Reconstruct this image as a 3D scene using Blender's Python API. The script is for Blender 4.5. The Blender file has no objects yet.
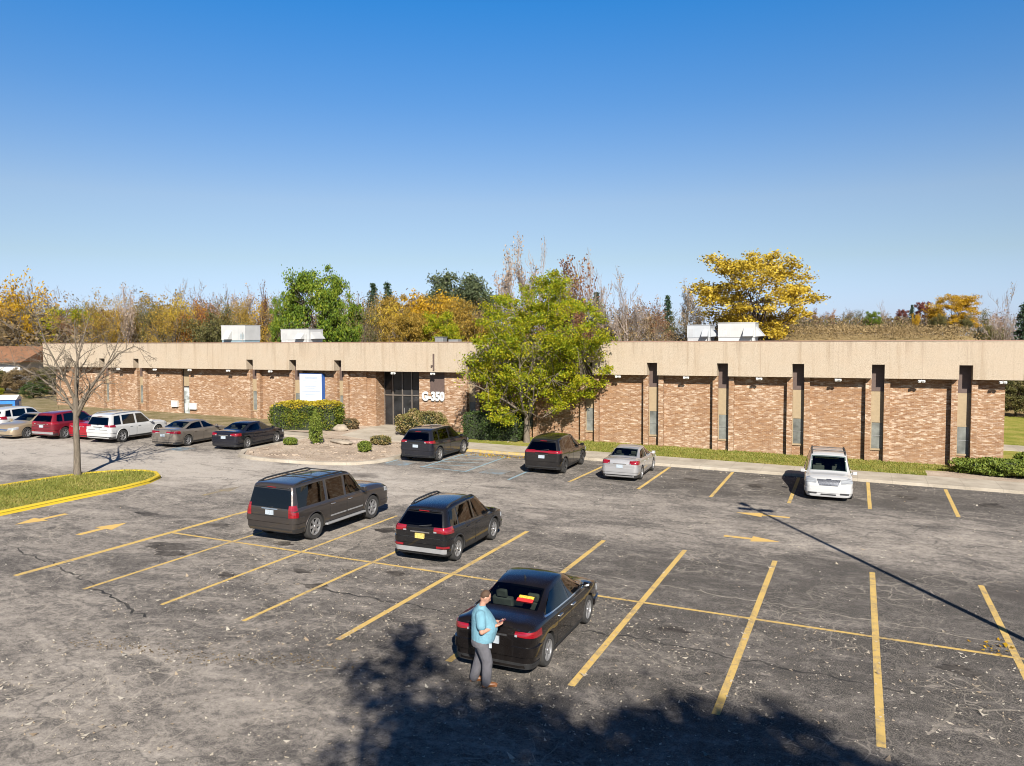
import bpy, bmesh, math, random
import numpy as np
from mathutils import Vector, Matrix, Euler
from mathutils.bvhtree import BVHTree

sc = bpy.context.scene
COL = sc.collection
R = math.radians
PI = math.pi

# ------------------------------------------------------------------ ground slope
SLOPE = -0.018
def gz(x, y=0.0):
    return SLOPE * max(-75.0, min(25.0, x))
TILT = math.atan(-SLOPE)          # rotation about +Y that follows the lot's fall to the right

# ------------------------------------------------------------------ tagging
def tag(o, label=None, cat=None, group=None, kind=None):
    if label: o['label'] = label
    if cat: o['category'] = cat
    if group: o['group'] = group
    if kind: o['kind'] = kind
    return o

def thing(name, label, cat, loc=(0, 0, 0), rotz=0.0, group=None, tilt=False):
    o = bpy.data.objects.new(name, None)
    o.empty_display_size = 0.3
    COL.objects.link(o)
    if tilt:
        m = Matrix.Rotation(TILT, 4, 'Y') @ Matrix.Rotation(rotz, 4, 'Z')
        o.rotation_euler = m.to_euler()
    else:
        o.rotation_euler = (0, 0, rotz)
    o.location = loc
    return tag(o, label, cat, group)

# ------------------------------------------------------------------ mesh builder
class MB:
    def __init__(s):
        s.v = []; s.f = []; s.m = []
    def add(s, vs, fs, mi=0):
        n = len(s.v)
        s.v.extend([tuple(p) for p in vs])
        s.f.extend([tuple(i + n for i in f) for f in fs])
        s.m.extend([mi] * len(fs))
        return s
    def box(s, x0, x1, y0, y1, z0, z1, mi=0):
        vs = [(x0,y0,z0),(x1,y0,z0),(x1,y1,z0),(x0,y1,z0),(x0,y0,z1),(x1,y0,z1),(x1,y1,z1),(x0,y1,z1)]
        fs = [(0,3,2,1),(4,5,6,7),(0,1,5,4),(1,2,6,5),(2,3,7,6),(3,0,4,7)]
        return s.add(vs, fs, mi)
    def obox(s, M, sx, sy, sz, mi=0):
        vs = [M @ Vector((a*sx/2, b*sy/2, c*sz/2)) for c in (-1,1) for b in (-1,1) for a in (-1,1)]
        fs = [(0,2,3,1),(4,5,7,6),(0,1,5,4),(1,3,7,5),(3,2,6,7),(2,0,4,6)]
        return s.add(vs, fs, mi)
    def tube(s, pts, rads, n=8, mi=0, cap=True):
        pts = [Vector(p) for p in pts]
        if not hasattr(rads, '__len__'): rads = [rads] * len(pts)
        vs = []; fs = []
        t0 = (pts[1] - pts[0]).normalized()
        ref = Vector((0,0,1)) if abs(t0.z) < .9 else Vector((1,0,0))
        u = t0.cross(ref).normalized()
        for i, p in enumerate(pts):
            if i == 0: t = pts[1] - pts[0]
            elif i == len(pts)-1: t = pts[i] - pts[i-1]
            else: t = pts[i+1] - pts[i-1]
            t = t.normalized()
            u = (u - t * u.dot(t))
            if u.length < 1e-6: u = t.orthogonal()
            u.normalize(); w = t.cross(u)
            for k in range(n):
                a = 2*PI*k/n
                vs.append(p + (u*math.cos(a) + w*math.sin(a)) * rads[i])
        for i in range(len(pts)-1):
            for k in range(n):
                a, b = i*n+k, i*n+(k+1) % n
                fs.append((a, b, b+n, a+n))
        if cap:
            fs.append(tuple(range(n-1, -1, -1)))
            fs.append(tuple(range((len(pts)-1)*n, len(pts)*n)))
        return s.add(vs, fs, mi)
    def lathe(s, prof, n=24, axis='Y', c=(0,0,0), mi=0):
        # prof: list of (r, h) along the axis
        vs = []; fs = []
        for r, h in prof:
            for k in range(n):
                a = 2*PI*k/n
                x, y = r*math.cos(a), r*math.sin(a)
                if axis == 'Z': p = (x, y, h)
                elif axis == 'Y': p = (x, h, y)
                else: p = (h, x, y)
                vs.append((p[0]+c[0], p[1]+c[1], p[2]+c[2]))
        for i in range(len(prof)-1):
            for k in range(n):
                a, b = i*n+k, i*n+(k+1) % n
                fs.append((a, b, b+n, a+n))
        return s.add(vs, fs, mi)
    def ell(s, c, rx, ry, rz, nu=14, nv=9, M=None, mi=0):
        vs = []; fs = []
        for i in range(nv+1):
            th = PI*i/nv
            for k in range(nu):
                a = 2*PI*k/nu
                p = Vector((rx*math.sin(th)*math.cos(a), ry*math.sin(th)*math.sin(a), rz*math.cos(th)))
                if M: p = M @ p
                vs.append(p + Vector(c))
        for i in range(nv):
            for k in range(nu):
                a, b = i*nu+k, i*nu+(k+1) % nu
                fs.append((a, a+nu, b+nu, b))
        return s.add(vs, fs, mi)
    def prism(s, poly, z0, z1, mi=0):
        n = len(poly)
        vs = [(p[0], p[1], z0(p[0]) if callable(z0) else z0) for p in poly] + [(p[0], p[1], z1(p[0]) if callable(z1) else z1) for p in poly]
        fs = [tuple(range(n-1, -1, -1)), tuple(range(n, 2*n))]
        fs += [(i, (i+1) % n, n+(i+1) % n, n+i) for i in range(n)]
        return s.add(vs, fs, mi)
    def mesh(s, name, mats):
        me = bpy.data.meshes.new(name)
        me.from_pydata(s.v, [], s.f)
        if not isinstance(mats, (list, tuple)): mats = [mats]
        for m in mats: me.materials.append(m)
        if len(mats) > 1: me.polygons.foreach_set('material_index', s.m)
        me.update()
        return me
    def build(s, name, mats, parent=None, smooth=None, bevel=0, seg=2, fix=True, loc=None):
        me = s.mesh(name, mats)
        if fix:
            bm = bmesh.new(); bm.from_mesh(me)
            bmesh.ops.remove_doubles(bm, verts=bm.verts, dist=1e-5)
            bmesh.ops.dissolve_degenerate(bm, edges=bm.edges, dist=1e-5)
            bmesh.ops.recalc_face_normals(bm, faces=bm.faces)
            bm.to_mesh(me); bm.free()
        o = link(name, me, parent)
        if loc: o.location = loc
        if bevel:
            b = o.modifiers.new('bevel', 'BEVEL'); b.width = bevel; b.segments = seg
            b.limit_method = 'ANGLE'; b.angle_limit = R(28); b.harden_normals = False
        if smooth is not None: shade(me, smooth)
        return o

def shade(me, ang):
    me.polygons.foreach_set('use_smooth', [True]*len(me.polygons))
    me.set_sharp_from_angle(angle=R(ang))

def link(name, me, parent=None):
    o = bpy.data.objects.new(name, me)
    COL.objects.link(o)
    if parent is not None: o.parent = parent
    return o

def bake(o):
    """Apply the modifiers of o by evaluation."""
    dg = bpy.context.evaluated_depsgraph_get()
    dg.update()
    me = bpy.data.meshes.new_from_object(o.evaluated_get(dg))
    old = o.data
    o.modifiers.clear(); me.name = old.name; o.data = me
    bpy.data.meshes.remove(old)
    return o

def copy_tree(o, parent=None):
    c = o.copy(); COL.objects.link(c)
    if parent is not None: c.parent = parent
    for ch in list(o.children): copy_tree(ch, c)
    return c

# ------------------------------------------------------------------ materials
class NT:
    def __init__(s, name):
        s.m = bpy.data.materials.new(name); s.m.use_nodes = True
        s.t = s.m.node_tree; s.n = s.t.nodes; s.l = s.t.links
        s.b = s.n['Principled BSDF']; s.out = s.n['Material Output']
    def node(s, ty, **kw):
        n = s.n.new(ty)
        for k, v in kw.items():
            if k in n.inputs: n.inputs[k].default_value = v
            else: setattr(n, k, v)
        return n
    def link(s, a, b): s.l.new(a, b)
    def coord(s, which='Object', scale=(1,1,1), rot=(0,0,0)):
        tc = s.node('ShaderNodeTexCoord'); mp = s.node('ShaderNodeMapping')
        mp.inputs['Scale'].default_value = scale; mp.inputs['Rotation'].default_value = rot
        s.link(tc.outputs[which], mp.inputs['Vector']); return mp.outputs[0]
    def pos(s, scale=(1,1,1)):
        g = s.node('ShaderNodeNewGeometry'); mp = s.node('ShaderNodeMapping')
        mp.inputs['Scale'].default_value = scale
        s.link(g.outputs['Position'], mp.inputs['Vector']); return mp.outputs[0]
    def noise(s, vec, scale, detail=4, rough=.55, dist=0):
        n = s.node('ShaderNodeTexNoise'); n.inputs['Scale'].default_value = scale
        n.inputs['Detail'].default_value = detail; n.inputs['Roughness'].default_value = rough
        n.inputs['Distortion'].default_value = dist
        if vec is not None: s.link(vec, n.inputs['Vector'])
        return n.outputs['Fac']
    def ramp(s, fac, stops, interp='LINEAR'):
        r = s.node('ShaderNodeValToRGB'); r.color_ramp.interpolation = interp
        e = r.color_ramp.elements
        while len(e) < len(stops): e.new(.5)
        for el, (p, c) in zip(e, stops):
            el.position = p; el.color = (c[0], c[1], c[2], 1) if hasattr(c, '__len__') else (c, c, c, 1)
        s.link(fac, r.inputs['Fac']); return r.outputs['Color']
    def mix(s, fac, a, b, mode='MIX'):
        n = s.node('ShaderNodeMix', data_type='RGBA', blend_type=mode)
        for sock, val in ((n.inputs[0], fac), (n.inputs[6], a), (n.inputs[7], b)):
            if isinstance(val, bpy.types.NodeSocket): s.link(val, sock)
            elif hasattr(val, '__len__'): sock.default_value = (val[0], val[1], val[2], 1)
            else: sock.default_value = val
        return n.outputs[2]
    def math(s, op, a, b=None, c=None, clamp=False):
        n = s.node('ShaderNodeMath', operation=op, use_clamp=clamp)
        for sock, val in zip(n.inputs, (a, b, c)):
            if val is None: continue
            if isinstance(val, bpy.types.NodeSocket): s.link(val, sock)
            else: sock.default_value = val
        return n.outputs[0]
    def bump(s, h, strength=.3, dist=.02):
        b = s.node('ShaderNodeBump'); b.inputs['Strength'].default_value = strength; b.inputs['Distance'].default_value = dist
        s.link(h, b.inputs['Height']); s.link(b.outputs[0], s.b.inputs['Normal']); return b
    def base(s, c):
        if isinstance(c, bpy.types.NodeSocket): s.link(c, s.b.inputs['Base Color'])
        else: s.b.inputs['Base Color'].default_value = (c[0], c[1], c[2], 1)
    def set(s, **kw):
        for k, v in kw.items(): s.b.inputs[k.replace('_', ' ')].default_value = v
        return s

def plain(name, c, rough=.6, metal=0., var=.12, scale=6., coat=0., spec=.5, bump=0.):
    t = NT(name)
    v = t.coord()
    n = t.noise(v, scale, 5)
    lo = tuple(x*(1-var) for x in c); hi = tuple(min(1, x*(1+var)) for x in c)
    t.base(t.ramp(n, [(.3, lo), (.7, hi)]))
    t.set(Roughness=rough, Metallic=metal, Coat_Weight=coat, Specular_IOR_Level=spec)
    if bump: t.bump(t.noise(v, scale*6, 4), bump, .02)
    return t.m

def paint(name, c, rough=.35, metal=.0, coat=1.0):
    t = NT(name)
    n = t.noise(t.coord(), 2.2, 5)
    d = t.noise(t.coord(), 40, 3)
    dust = (.16, .145, .125)
    a = t.mix(t.math('MULTIPLY', t.math('MULTIPLY', n, n), .05), c, dust)
    t.base(a)
    t.link(t.ramp(d, [(.3, rough*.8), (.8, min(1, rough*1.3))]), t.b.inputs['Roughness'])
    t.set(Metallic=metal, Coat_Weight=coat, Coat_Roughness=.03, Specular_IOR_Level=.1)
    return t.m

def leafmat(name, stops, trans=.35, clump=.8):
    """leaf colours vary from leaf to leaf and from clump to clump"""
    t = NT(name)
    g = t.node('ShaderNodeNewGeometry')
    n = t.noise(t.coord(), clump, 3)
    f = t.math('ADD', t.math('MULTIPLY', g.outputs['Random Per Island'], .55), t.math('MULTIPLY', n, .9))
    f = t.math('SUBTRACT', f, .22, clamp=True)
    c = t.ramp(f, stops)
    t.base(c); t.set(Roughness=.6, Specular_IOR_Level=.25)
    tr = t.node('ShaderNodeBsdfTranslucent'); t.link(c, tr.inputs['Color'])
    mx = t.node('ShaderNodeMixShader'); mx.inputs[0].default_value = trans
    t.link(t.b.outputs[0], mx.inputs[1]); t.link(tr.outputs[0], mx.inputs[2])
    t.link(mx.outputs[0], t.out.inputs['Surface'])
    return t.m

M = {}
def asphalt_mat():
    t = NT('asphalt')
    P = t.pos()
    sep = t.node('ShaderNodeSeparateXYZ'); t.link(P, sep.inputs[0])
    X, Y = sep.outputs[0], sep.outputs[1]
    str_ = t.pos((.6, 1.0, 1.0))
    big = t.noise(str_, .16, 4, .6, .6)
    mid = t.noise(str_, .75, 6, .68, 1.2)
    fine = t.noise(P, 7.0, 6, .75)
    grit = t.noise(P, 45.0, 3, .8)
    # traffic lanes are worn paler, the bays stay darker
    def band(a, b, w):
        up = t.node('ShaderNodeMapRange', interpolation_type='SMOOTHSTEP'); up.inputs[1].default_value = a-w; up.inputs[2].default_value = a+w
        dn = t.node('ShaderNodeMapRange', interpolation_type='SMOOTHSTEP'); dn.inputs[1].default_value = b-w; dn.inputs[2].default_value = b+w
        yy = t.math('ADD', Y, t.math('MULTIPLY', t.math('SUBTRACT', big, .5), 6.0))
        t.link(yy, up.inputs[0]); t.link(yy, dn.inputs[0])
        return t.math('MULTIPLY', up.outputs[0], t.math('SUBTRACT', 1.0, dn.outputs[0]))
    lane = band(26.6, 34.0, 1.4)
    near = band(2.0, 12.5, 1.5)
    left = t.node('ShaderNodeMapRange', interpolation_type='SMOOTHSTEP'); left.inputs[1].default_value = -6.0; left.inputs[2].default_value = -28.0
    t.link(X, left.inputs[0])
    f = t.math('ADD', t.math('MULTIPLY', mid, .70), t.math('MULTIPLY', big, .22))
    f = t.math('ADD', f, t.math('MULTIPLY', fine, .62))
    f = t.math('ADD', f, t.math('MULTIPLY', t.math('MULTIPLY', lane, t.math('MULTIPLY_ADD', left.outputs[0], .5, .62)), .20))
    f = t.math('ADD', f, t.math('MULTIPLY', near, .105))
    f = t.math('ADD', f, t.math('MULTIPLY', left.outputs[0], .13))
    f = t.math('ADD', f, t.math('MULTIPLY', t.noise(t.pos((.7, 1.0, 1.0)), 3.0, 5, .7, .8), .34))
    # some bays keep old dark sealer: ragged dark fields toward the right-hand bays
    rt_ = t.node('ShaderNodeMapRange', interpolation_type='SMOOTHSTEP'); rt_.inputs[1].default_value = -14.0; rt_.inputs[2].default_value = 1.0
    t.link(X, rt_.inputs[0])
    bays = t.math('ADD', band(13.0, 25.5, 1.8), band(34.6, 43.0, 1.0))
    f = t.math('SUBTRACT', f, t.math('MULTIPLY', t.math('MULTIPLY', rt_.outputs[0], bays), .07))
    blot = t.ramp(t.noise(t.pos((.55, 1.0, 1.0)), .42, 5, .65, 1.0), [(.50, 0), (.66, 1)])
    f = t.math('SUBTRACT', f, t.math('MULTIPLY', blot, .10))
    f = t.math('SUBTRACT', f, .470)
    col = t.ramp(f, [(.33, (.021,.020,.020)), (.44, (.055,.050,.0475)), (.53, (.113,.101,.0915)), (.64, (.208,.184,.161)), (.84, (.345,.31,.272))])
    # fine aggregate
    col = t.mix(t.math('MULTIPLY', t.ramp(grit, [(.46, 0), (.70, 1)]), .6), col, (.36,.315,.265))
    col = t.mix(t.math('MULTIPLY', t.ramp(grit, [(.30, 1), (.46, 0)]), .65), col, (.03,.027,.025))
    # crack networks, filled with pale dust, and darker tar seams
    def cracks(scale, width, dist, seed):
        nz = t.node('ShaderNodeTexNoise'); nz.inputs['Scale'].default_value = .9; nz.inputs['Detail'].default_value = 5
        mp = t.pos((1,1,1)); t.link(mp, nz.inputs['Vector'])
        add = t.node('ShaderNodeVectorMath', operation='MULTIPLY_ADD'); add.inputs[1].default_value = (dist, dist, 0)
        t.link(nz.outputs['Color'], add.inputs[0]); t.link(t.pos((1,1,0)), add.inputs[2])
        off = t.node('ShaderNodeVectorMath', operation='ADD'); off.inputs[1].default_value = (seed, seed*1.7, 0)
        t.link(add.outputs[0], off.inputs[0])
        vo = t.node('ShaderNodeTexVoronoi', feature='DISTANCE_TO_EDGE'); vo.inputs['Scale'].default_value = scale
        t.link(off.outputs[0], vo.inputs['Vector'])
        return t.ramp(vo.outputs['Distance'], [(0.0, 1), (width, 0)])
    patch = t.ramp(t.noise(P, .33, 3, .6), [(.45, 0), (.62, 1)])
    c1 = t.math('MULTIPLY', cracks(.55, .020, 1.6, 3.0), t.math('MULTIPLY_ADD', patch, .34, .05))
    c2 = t.math('MULTIPLY', cracks(1.9, .030, .9, 11.0), t.math('MULTIPLY', patch, .45))
    col = t.mix(t.math('MAXIMUM', c1, c2), col, (.40,.35,.29))
    c3 = cracks(.13, .006, 2.2, 21.0)
    col = t.mix(t.math('MULTIPLY', c3, .6), col, (.045,.042,.04))
    # oil spots
    sp = t.node('ShaderNodeTexVoronoi', feature='F1'); sp.inputs['Scale'].default_value = .23; sp.inputs['Randomness'].default_value = 1
    nz2 = t.node('ShaderNodeTexNoise'); nz2.inputs['Scale'].default_value = 1.6; nz2.inputs['Detail'].default_value = 4
    t.link(P, nz2.inputs['Vector'])
    ad = t.node('ShaderNodeVectorMath', operation='MULTIPLY_ADD'); ad.inputs[1].default_value = (1.1, 1.1, 0)
    t.link(nz2.outputs['Color'], ad.inputs[0]); t.link(t.pos((.7,1,0)), ad.inputs[2]); t.link(ad.outputs[0], sp.inputs['Vector'])
    oil = t.ramp(sp.outputs['Distance'], [(.05, 1), (.17, 0)])
    col = t.mix(t.math('MULTIPLY', oil, .7), col, (.055,.047,.042))
    t.base(col); t.set(Roughness=.92, Specular_IOR_Level=.25)
    h = t.math('ADD', t.math('MULTIPLY', grit, .5), t.math('MULTIPLY', fine, .6))
    t.bump(h, .55, .025)
    return t.m

def worn_paint(name, c, under, wear=.5):
    t = NT(name); P = t.pos()
    n = t.noise(P, 4.5, 7, .75); g = t.noise(P, 30, 4, .7); b = t.noise(P, .7, 3)
    f = t.math('ADD', t.math('MULTIPLY', n, .6), t.math('ADD', t.math('MULTIPLY', g, .25), t.math('MULTIPLY', b, .3)))
    col = t.mix(t.ramp(f, [(wear, 0), (wear+.14, 1)]), c, under)
    col = t.mix(t.math('MULTIPLY', t.noise(P, 1.3, 4), .35), col, tuple(x*.6 for x in c))
    t.base(col); t.set(Roughness=.85, Specular_IOR_Level=.3); t.bump(g, .3, .01)
    return t.m

def brick_mat():
    t = NT('brick')
    P = t.pos()
    sep = t.node('ShaderNodeSeparateXYZ'); t.link(P, sep.inputs[0])
    cmb = t.node('ShaderNodeCombineXYZ')
    t.link(t.math('ADD', sep.outputs[0], sep.outputs[1]), cmb.inputs[0]); t.link(sep.outputs[2], cmb.inputs[1])
    br = t.node('ShaderNodeTexBrick'); t.link(cmb.outputs[0], br.inputs['Vector'])
    br.inputs['Scale'].default_value = 1.0; br.inputs['Brick Width'].default_value = .22; br.inputs['Row Height'].default_value = .075
    br.inputs['Mortar Size'].default_value = .006; br.inputs['Mortar Smooth'].default_value = .3; br.inputs['Bias'].default_value = -.1
    br.inputs['Color1'].default_value = (.235,.132,.068,1); br.inputs['Color2'].default_value = (.150,.075,.038,1)
    br.inputs['Mortar'].default_value = (.26,.195,.14,1)
    cm2 = t.node('ShaderNodeMapping'); cm2.inputs['Scale'].default_value = (1.9, 8.2, 1)
    cm2.inputs['Rotation'].default_value = (0, 0, .08)
    t.link(cmb.outputs[0], cm2.inputs['Vector'])
    st = t.noise(cm2.outputs[0], 1.0, 5, .62, 1.2)
    st2 = t.noise(cmb.outputs[0], .45, 3)
    streak = t.ramp(t.math('ADD', st, t.math('MULTIPLY', t.math('SUBTRACT', st2, .5), .25)), [(.50, 0), (.60, 1)])
    br2 = t.node('ShaderNodeTexBrick'); t.link(cmb.outputs[0], br2.inputs['Vector'])
    br2.inputs['Scale'].default_value = 1.0; br2.inputs['Brick Width'].default_value = .22; br2.inputs['Row Height'].default_value = .075
    br2.inputs['Mortar Size'].default_value = 0.0; br2.inputs['Color1'].default_value = (1,1,1,1); br2.inputs['Color2'].default_value = (.15,.15,.15,1)
    sk = t.math('MULTIPLY', streak, br2.outputs['Color'])
    col = t.mix(t.math('MULTIPLY', sk, .82), br.outputs['Color'], (.47,.385,.30))
    dk = t.noise(cm2.outputs[0], 2.3, 4)
    col = t.mix(t.math('MULTIPLY', t.ramp(dk, [(.55, 0), (.75, 1)]), .5), col, (.16,.072,.04))
    # pale efflorescence and dirt low on the wall
    foot = t.node('ShaderNodeMapRange'); foot.inputs[1].default_value = 1.1; foot.inputs[2].default_value = -.1
    t.link(t.math('ADD', sep.outputs[2], t.math('MULTIPLY', sep.outputs[0], .018)), foot.inputs[0])
    col = t.mix(t.math('MULTIPLY', t.math('MULTIPLY', foot.outputs[0], st2), .5), col, (.29,.20,.14))
    t.base(col); t.set(Roughness=.9, Specular_IOR_Level=.2)
    t.bump(br.outputs['Fac'], -.3, .01)
    return t.m

def stucco_mat():
    t = NT('pebble_fascia'); P = t.pos()
    g = t.noise(P, 22, 4, .8); n = t.noise(P, 1.1, 5)
    st = t.noise(t.pos((2.6, 2.6, .16)), 1.0, 5, .65)
    col = t.ramp(g, [(.32, (.20,.163,.122)), (.5, (.32,.265,.202)), (.70, (.41,.35,.275))])
    col = t.mix(t.math('MULTIPLY', t.ramp(st, [(.54, 0), (.75, 1)]), .60), col, (.20,.145,.09))
    col = t.mix(t.math('MULTIPLY', t.ramp(n, [(.35, 1), (.6, 0)]), .22), col, (.33,.25,.175))
    # panel joints every few metres
    sep = t.node('ShaderNodeSeparateXYZ'); t.link(P, sep.inputs[0])
    fr = t.math('FRACT', t.math('MULTIPLY', t.math('ADD', sep.outputs[0], 80.9), 1/2.1))
    drip = t.node('ShaderNodeMapRange'); drip.inputs[1].default_value = 5.4; drip.inputs[2].default_value = 6.8; t.link(sep.outputs[2], drip.inputs[0])
    dn = t.noise(t.pos((3.5, 3.5, .10)), 1.0, 6, .7)
    col = t.mix(t.math('MULTIPLY', t.math('MULTIPLY', drip.outputs[0], t.ramp(dn, [(.52, 0), (.70, 1)])), .65), col, (.17,.125,.085))
    j = t.math('LESS_THAN', fr, .014)
    col = t.mix(t.math('MULTIPLY', j, .28), col, (.18,.135,.095))
    t.base(col); t.set(Roughness=.95, Specular_IOR_Level=.2); t.bump(g, .5, .02)
    return t.m

def grass_mat():
    t = NT('lawn'); P = t.pos()
    a = t.noise(P, .55, 5, .65); b = t.noise(P, 9, 5, .75)
    f = t.math('ADD', t.math('MULTIPLY', a, .65), t.math('MULTIPLY', b, .45))
    t.base(t.ramp(f, [(.36, (.08,.095,.015)), (.50, (.165,.175,.028)), (.62, (.25,.215,.055)), (.76, (.32,.25,.10))]))
    t.set(Roughness=.95, Specular_IOR_Level=.1); t.bump(b, .8, .05)
    return t.m

def field_mat():
    t = NT('dry_field'); P = t.pos()
    a = t.noise(P, .06, 5, .65); b = t.noise(P, 1.2, 6, .75)
    f = t.math('ADD', t.math('MULTIPLY', a, .6), t.math('MULTIPLY', b, .45))
    t.base(t.ramp(f, [(.36, (.09,.085,.03)), (.50, (.20,.145,.065)), (.66, (.28,.205,.105))]))
    t.set(Roughness=.95, Specular_IOR_Level=.1); t.bump(b, .8, .1)
    return t.m

def concrete_mat():
    t = NT('concrete'); P = t.pos()
    a = t.noise(P, .8, 5, .6); g = t.noise(P, 25, 4, .75)
    f = t.math('ADD', t.math('MULTIPLY', a, .7), t.math('MULTIPLY', g, .35))
    col = t.ramp(f, [(.35, (.21,.18,.142)), (.55, (.325,.285,.23)), (.75, (.40,.36,.30))])
    sep = t.node('ShaderNodeSeparateXYZ'); t.link(P, sep.inputs[0])
    j1 = t.math('LESS_THAN', t.math('FRACT', t.math('MULTIPLY', sep.outputs[0], 1/1.52)), .02)
    col = t.mix(t.math('MULTIPLY', j1, .45), col, (.17,.15,.12))
    t.base(col); t.set(Roughness=.9, Specular_IOR_Level=.25); t.bump(g, .35, .01)
    return t.m

def bark_mat(name, c):
    t = NT(name)
    v = t.coord(scale=(6, 6, 1.3)); n = t.noise(v, 2.0, 6, .7)
    t.base(t.ramp(n, [(.3, tuple(x*.55 for x in c)), (.7, tuple(min(1, x*1.35) for x in c))]))
    t.set(Roughness=.95, Specular_IOR_Level=.15); t.bump(n, .6, .04)
    return t.m

def glass_dark(name, c=(.012,.014,.016), rough=.04):
    t = NT(name)
    n = t.noise(t.coord(), 1.5, 3)
    t.base(t.ramp(n, [(.3, tuple(x*.6 for x in c)), (.7, tuple(x*1.5 for x in c))]))
    t.set(Roughness=rough, Specular_IOR_Level=.38)
    return t.m

def gravel_mat():
    t = NT('gravel_mulch'); P = t.pos()
    a = t.noise(P, .7, 4); g = t.noise(P, 14, 5, .8)
    f = t.math('ADD', t.math('MULTIPLY', a, .5), t.math('MULTIPLY', g, .55))
    t.base(t.ramp(f, [(.35, (.17,.125,.092)), (.52, (.33,.26,.20)), (.7, (.45,.375,.30))]))
    t.set(Roughness=.95, Specular_IOR_Level=.15); t.bump(g, .9, .05)
    return t.m

M['asphalt'] = asphalt_mat()
M['yellow'] = worn_paint('yellow_line_paint', (.49,.335,.105), (.16,.137,.113), .57)
M['yellow_arrow'] = worn_paint('arrow_paint', (.52,.345,.11), (.18,.152,.125), .68)
M['yellow_faded'] = worn_paint('faded_yellow_paint', (.34,.25,.09), (.18,.155,.128), .40)
M['blue_paint'] = worn_paint('faded_blue_paint', (.20,.29,.335), (.17,.148,.123), .60)
M['kerb_yellow'] = worn_paint('yellow_kerb_paint', (.50,.36,.025), (.28,.23,.09), .66)
M['kerb_yellow_worn'] = worn_paint('worn_kerb_paint', (.40,.27,.04), (.24,.205,.16), .50)
M['brick'] = brick_mat(); M['stucco'] = stucco_mat(); M['lawn'] = grass_mat(); M['field'] = field_mat()
M['concrete'] = concrete_mat(); M['gravel'] = gravel_mat()
M['bark'] = bark_mat('grey_bark', (.125,.103,.08)); M['bark_dark'] = bark_mat('dark_bark', (.06,.046,.036))
M['bark_pale'] = bark_mat('pale_bark', (.23,.185,.155)); M['twig'] = bark_mat('twig_bark', (.15,.115,.09))
M['carglass'] = glass_dark('car_glass', (.010,.012,.014))
M['glass'] = glass_dark('building_glass', (.018,.018,.019), .06)
def tinted(name, tint, refl=.05):
    t = NT(name)
    tr = t.node('ShaderNodeBsdfTransparent'); tr.inputs['Color'].default_value = (tint[0], tint[1], tint[2], 1)
    gl = t.node('ShaderNodeBsdfGlossy'); gl.inputs['Roughness'].default_value = .02; gl.inputs['Color'].default_value = (.95, .97, 1, 1)
    fr = t.node('ShaderNodeFresnel'); fr.inputs['IOR'].default_value = 1.52
    mx = t.node('ShaderNodeMixShader'); t.link(t.math('ADD', fr.outputs[0], .015, clamp=True), mx.inputs[0])
    t.link(tr.outputs[0], mx.inputs[1]); t.link(gl.outputs[0], mx.inputs[2]); t.link(mx.outputs[0], t.out.inputs['Surface'])
    return t.m
M['tint_light'] = tinted('light_tinted_glass', (.42,.50,.49)); M['tint_dark'] = tinted('privacy_glass', (.13,.15,.16))
M['seat'] = plain('seat_cloth', (.13,.115,.095), .9, var=.2); M['cabin'] = plain('cabin_trim', (.035,.033,.032), .85, var=.2)
M['rubber'] = plain('tyre_rubber', (.022,.021,.02), .9, var=.3)
M['alloy'] = plain('alloy_rim', (.36,.36,.37), .32, .7, var=.1)
M['blackplastic'] = plain('black_plastic', (.018,.018,.019), .55, var=.25)
M['greyplastic'] = plain('silver_trim', (.23,.23,.235), .4, .2)
M['chrome'] = plain('chrome', (.62,.62,.63), .15, .95, var=.05)
M['wellblack'] = plain('wheel_well', (.008,.008,.008), .95)
def lens(name, c):
    t = NT(name); n = t.noise(t.coord(scale=(1,1,14)), 3.0, 2)
    t.base(t.ramp(n, [(.3, tuple(x*.6 for x in c)), (.7, tuple(min(1, x*1.25) for x in c))])); t.set(Roughness=.12, Coat_Weight=1.0)
    return t.m
M['redlens'] = lens('red_lens', (.19,.006,.011)); M['clearlens'] = lens('clear_lens', (.24,.25,.265))
M['plate'] = plain('plate_white', (.29,.33,.37), .4, var=.15, scale=20)
M['plate_y'] = plain('plate_yellow', (.42,.33,.10), .4, var=.35, scale=24)
M['white'] = plain('white_enamel', (.46,.46,.45), .45, var=.05, scale=2)
SUN_E, SKY_S, SKY_AIR, SKY_DUST, SKY_OZ, EXPOSURE = 5.0, 0.07, 1.0, 0.6, 1.6, 1.17
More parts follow.
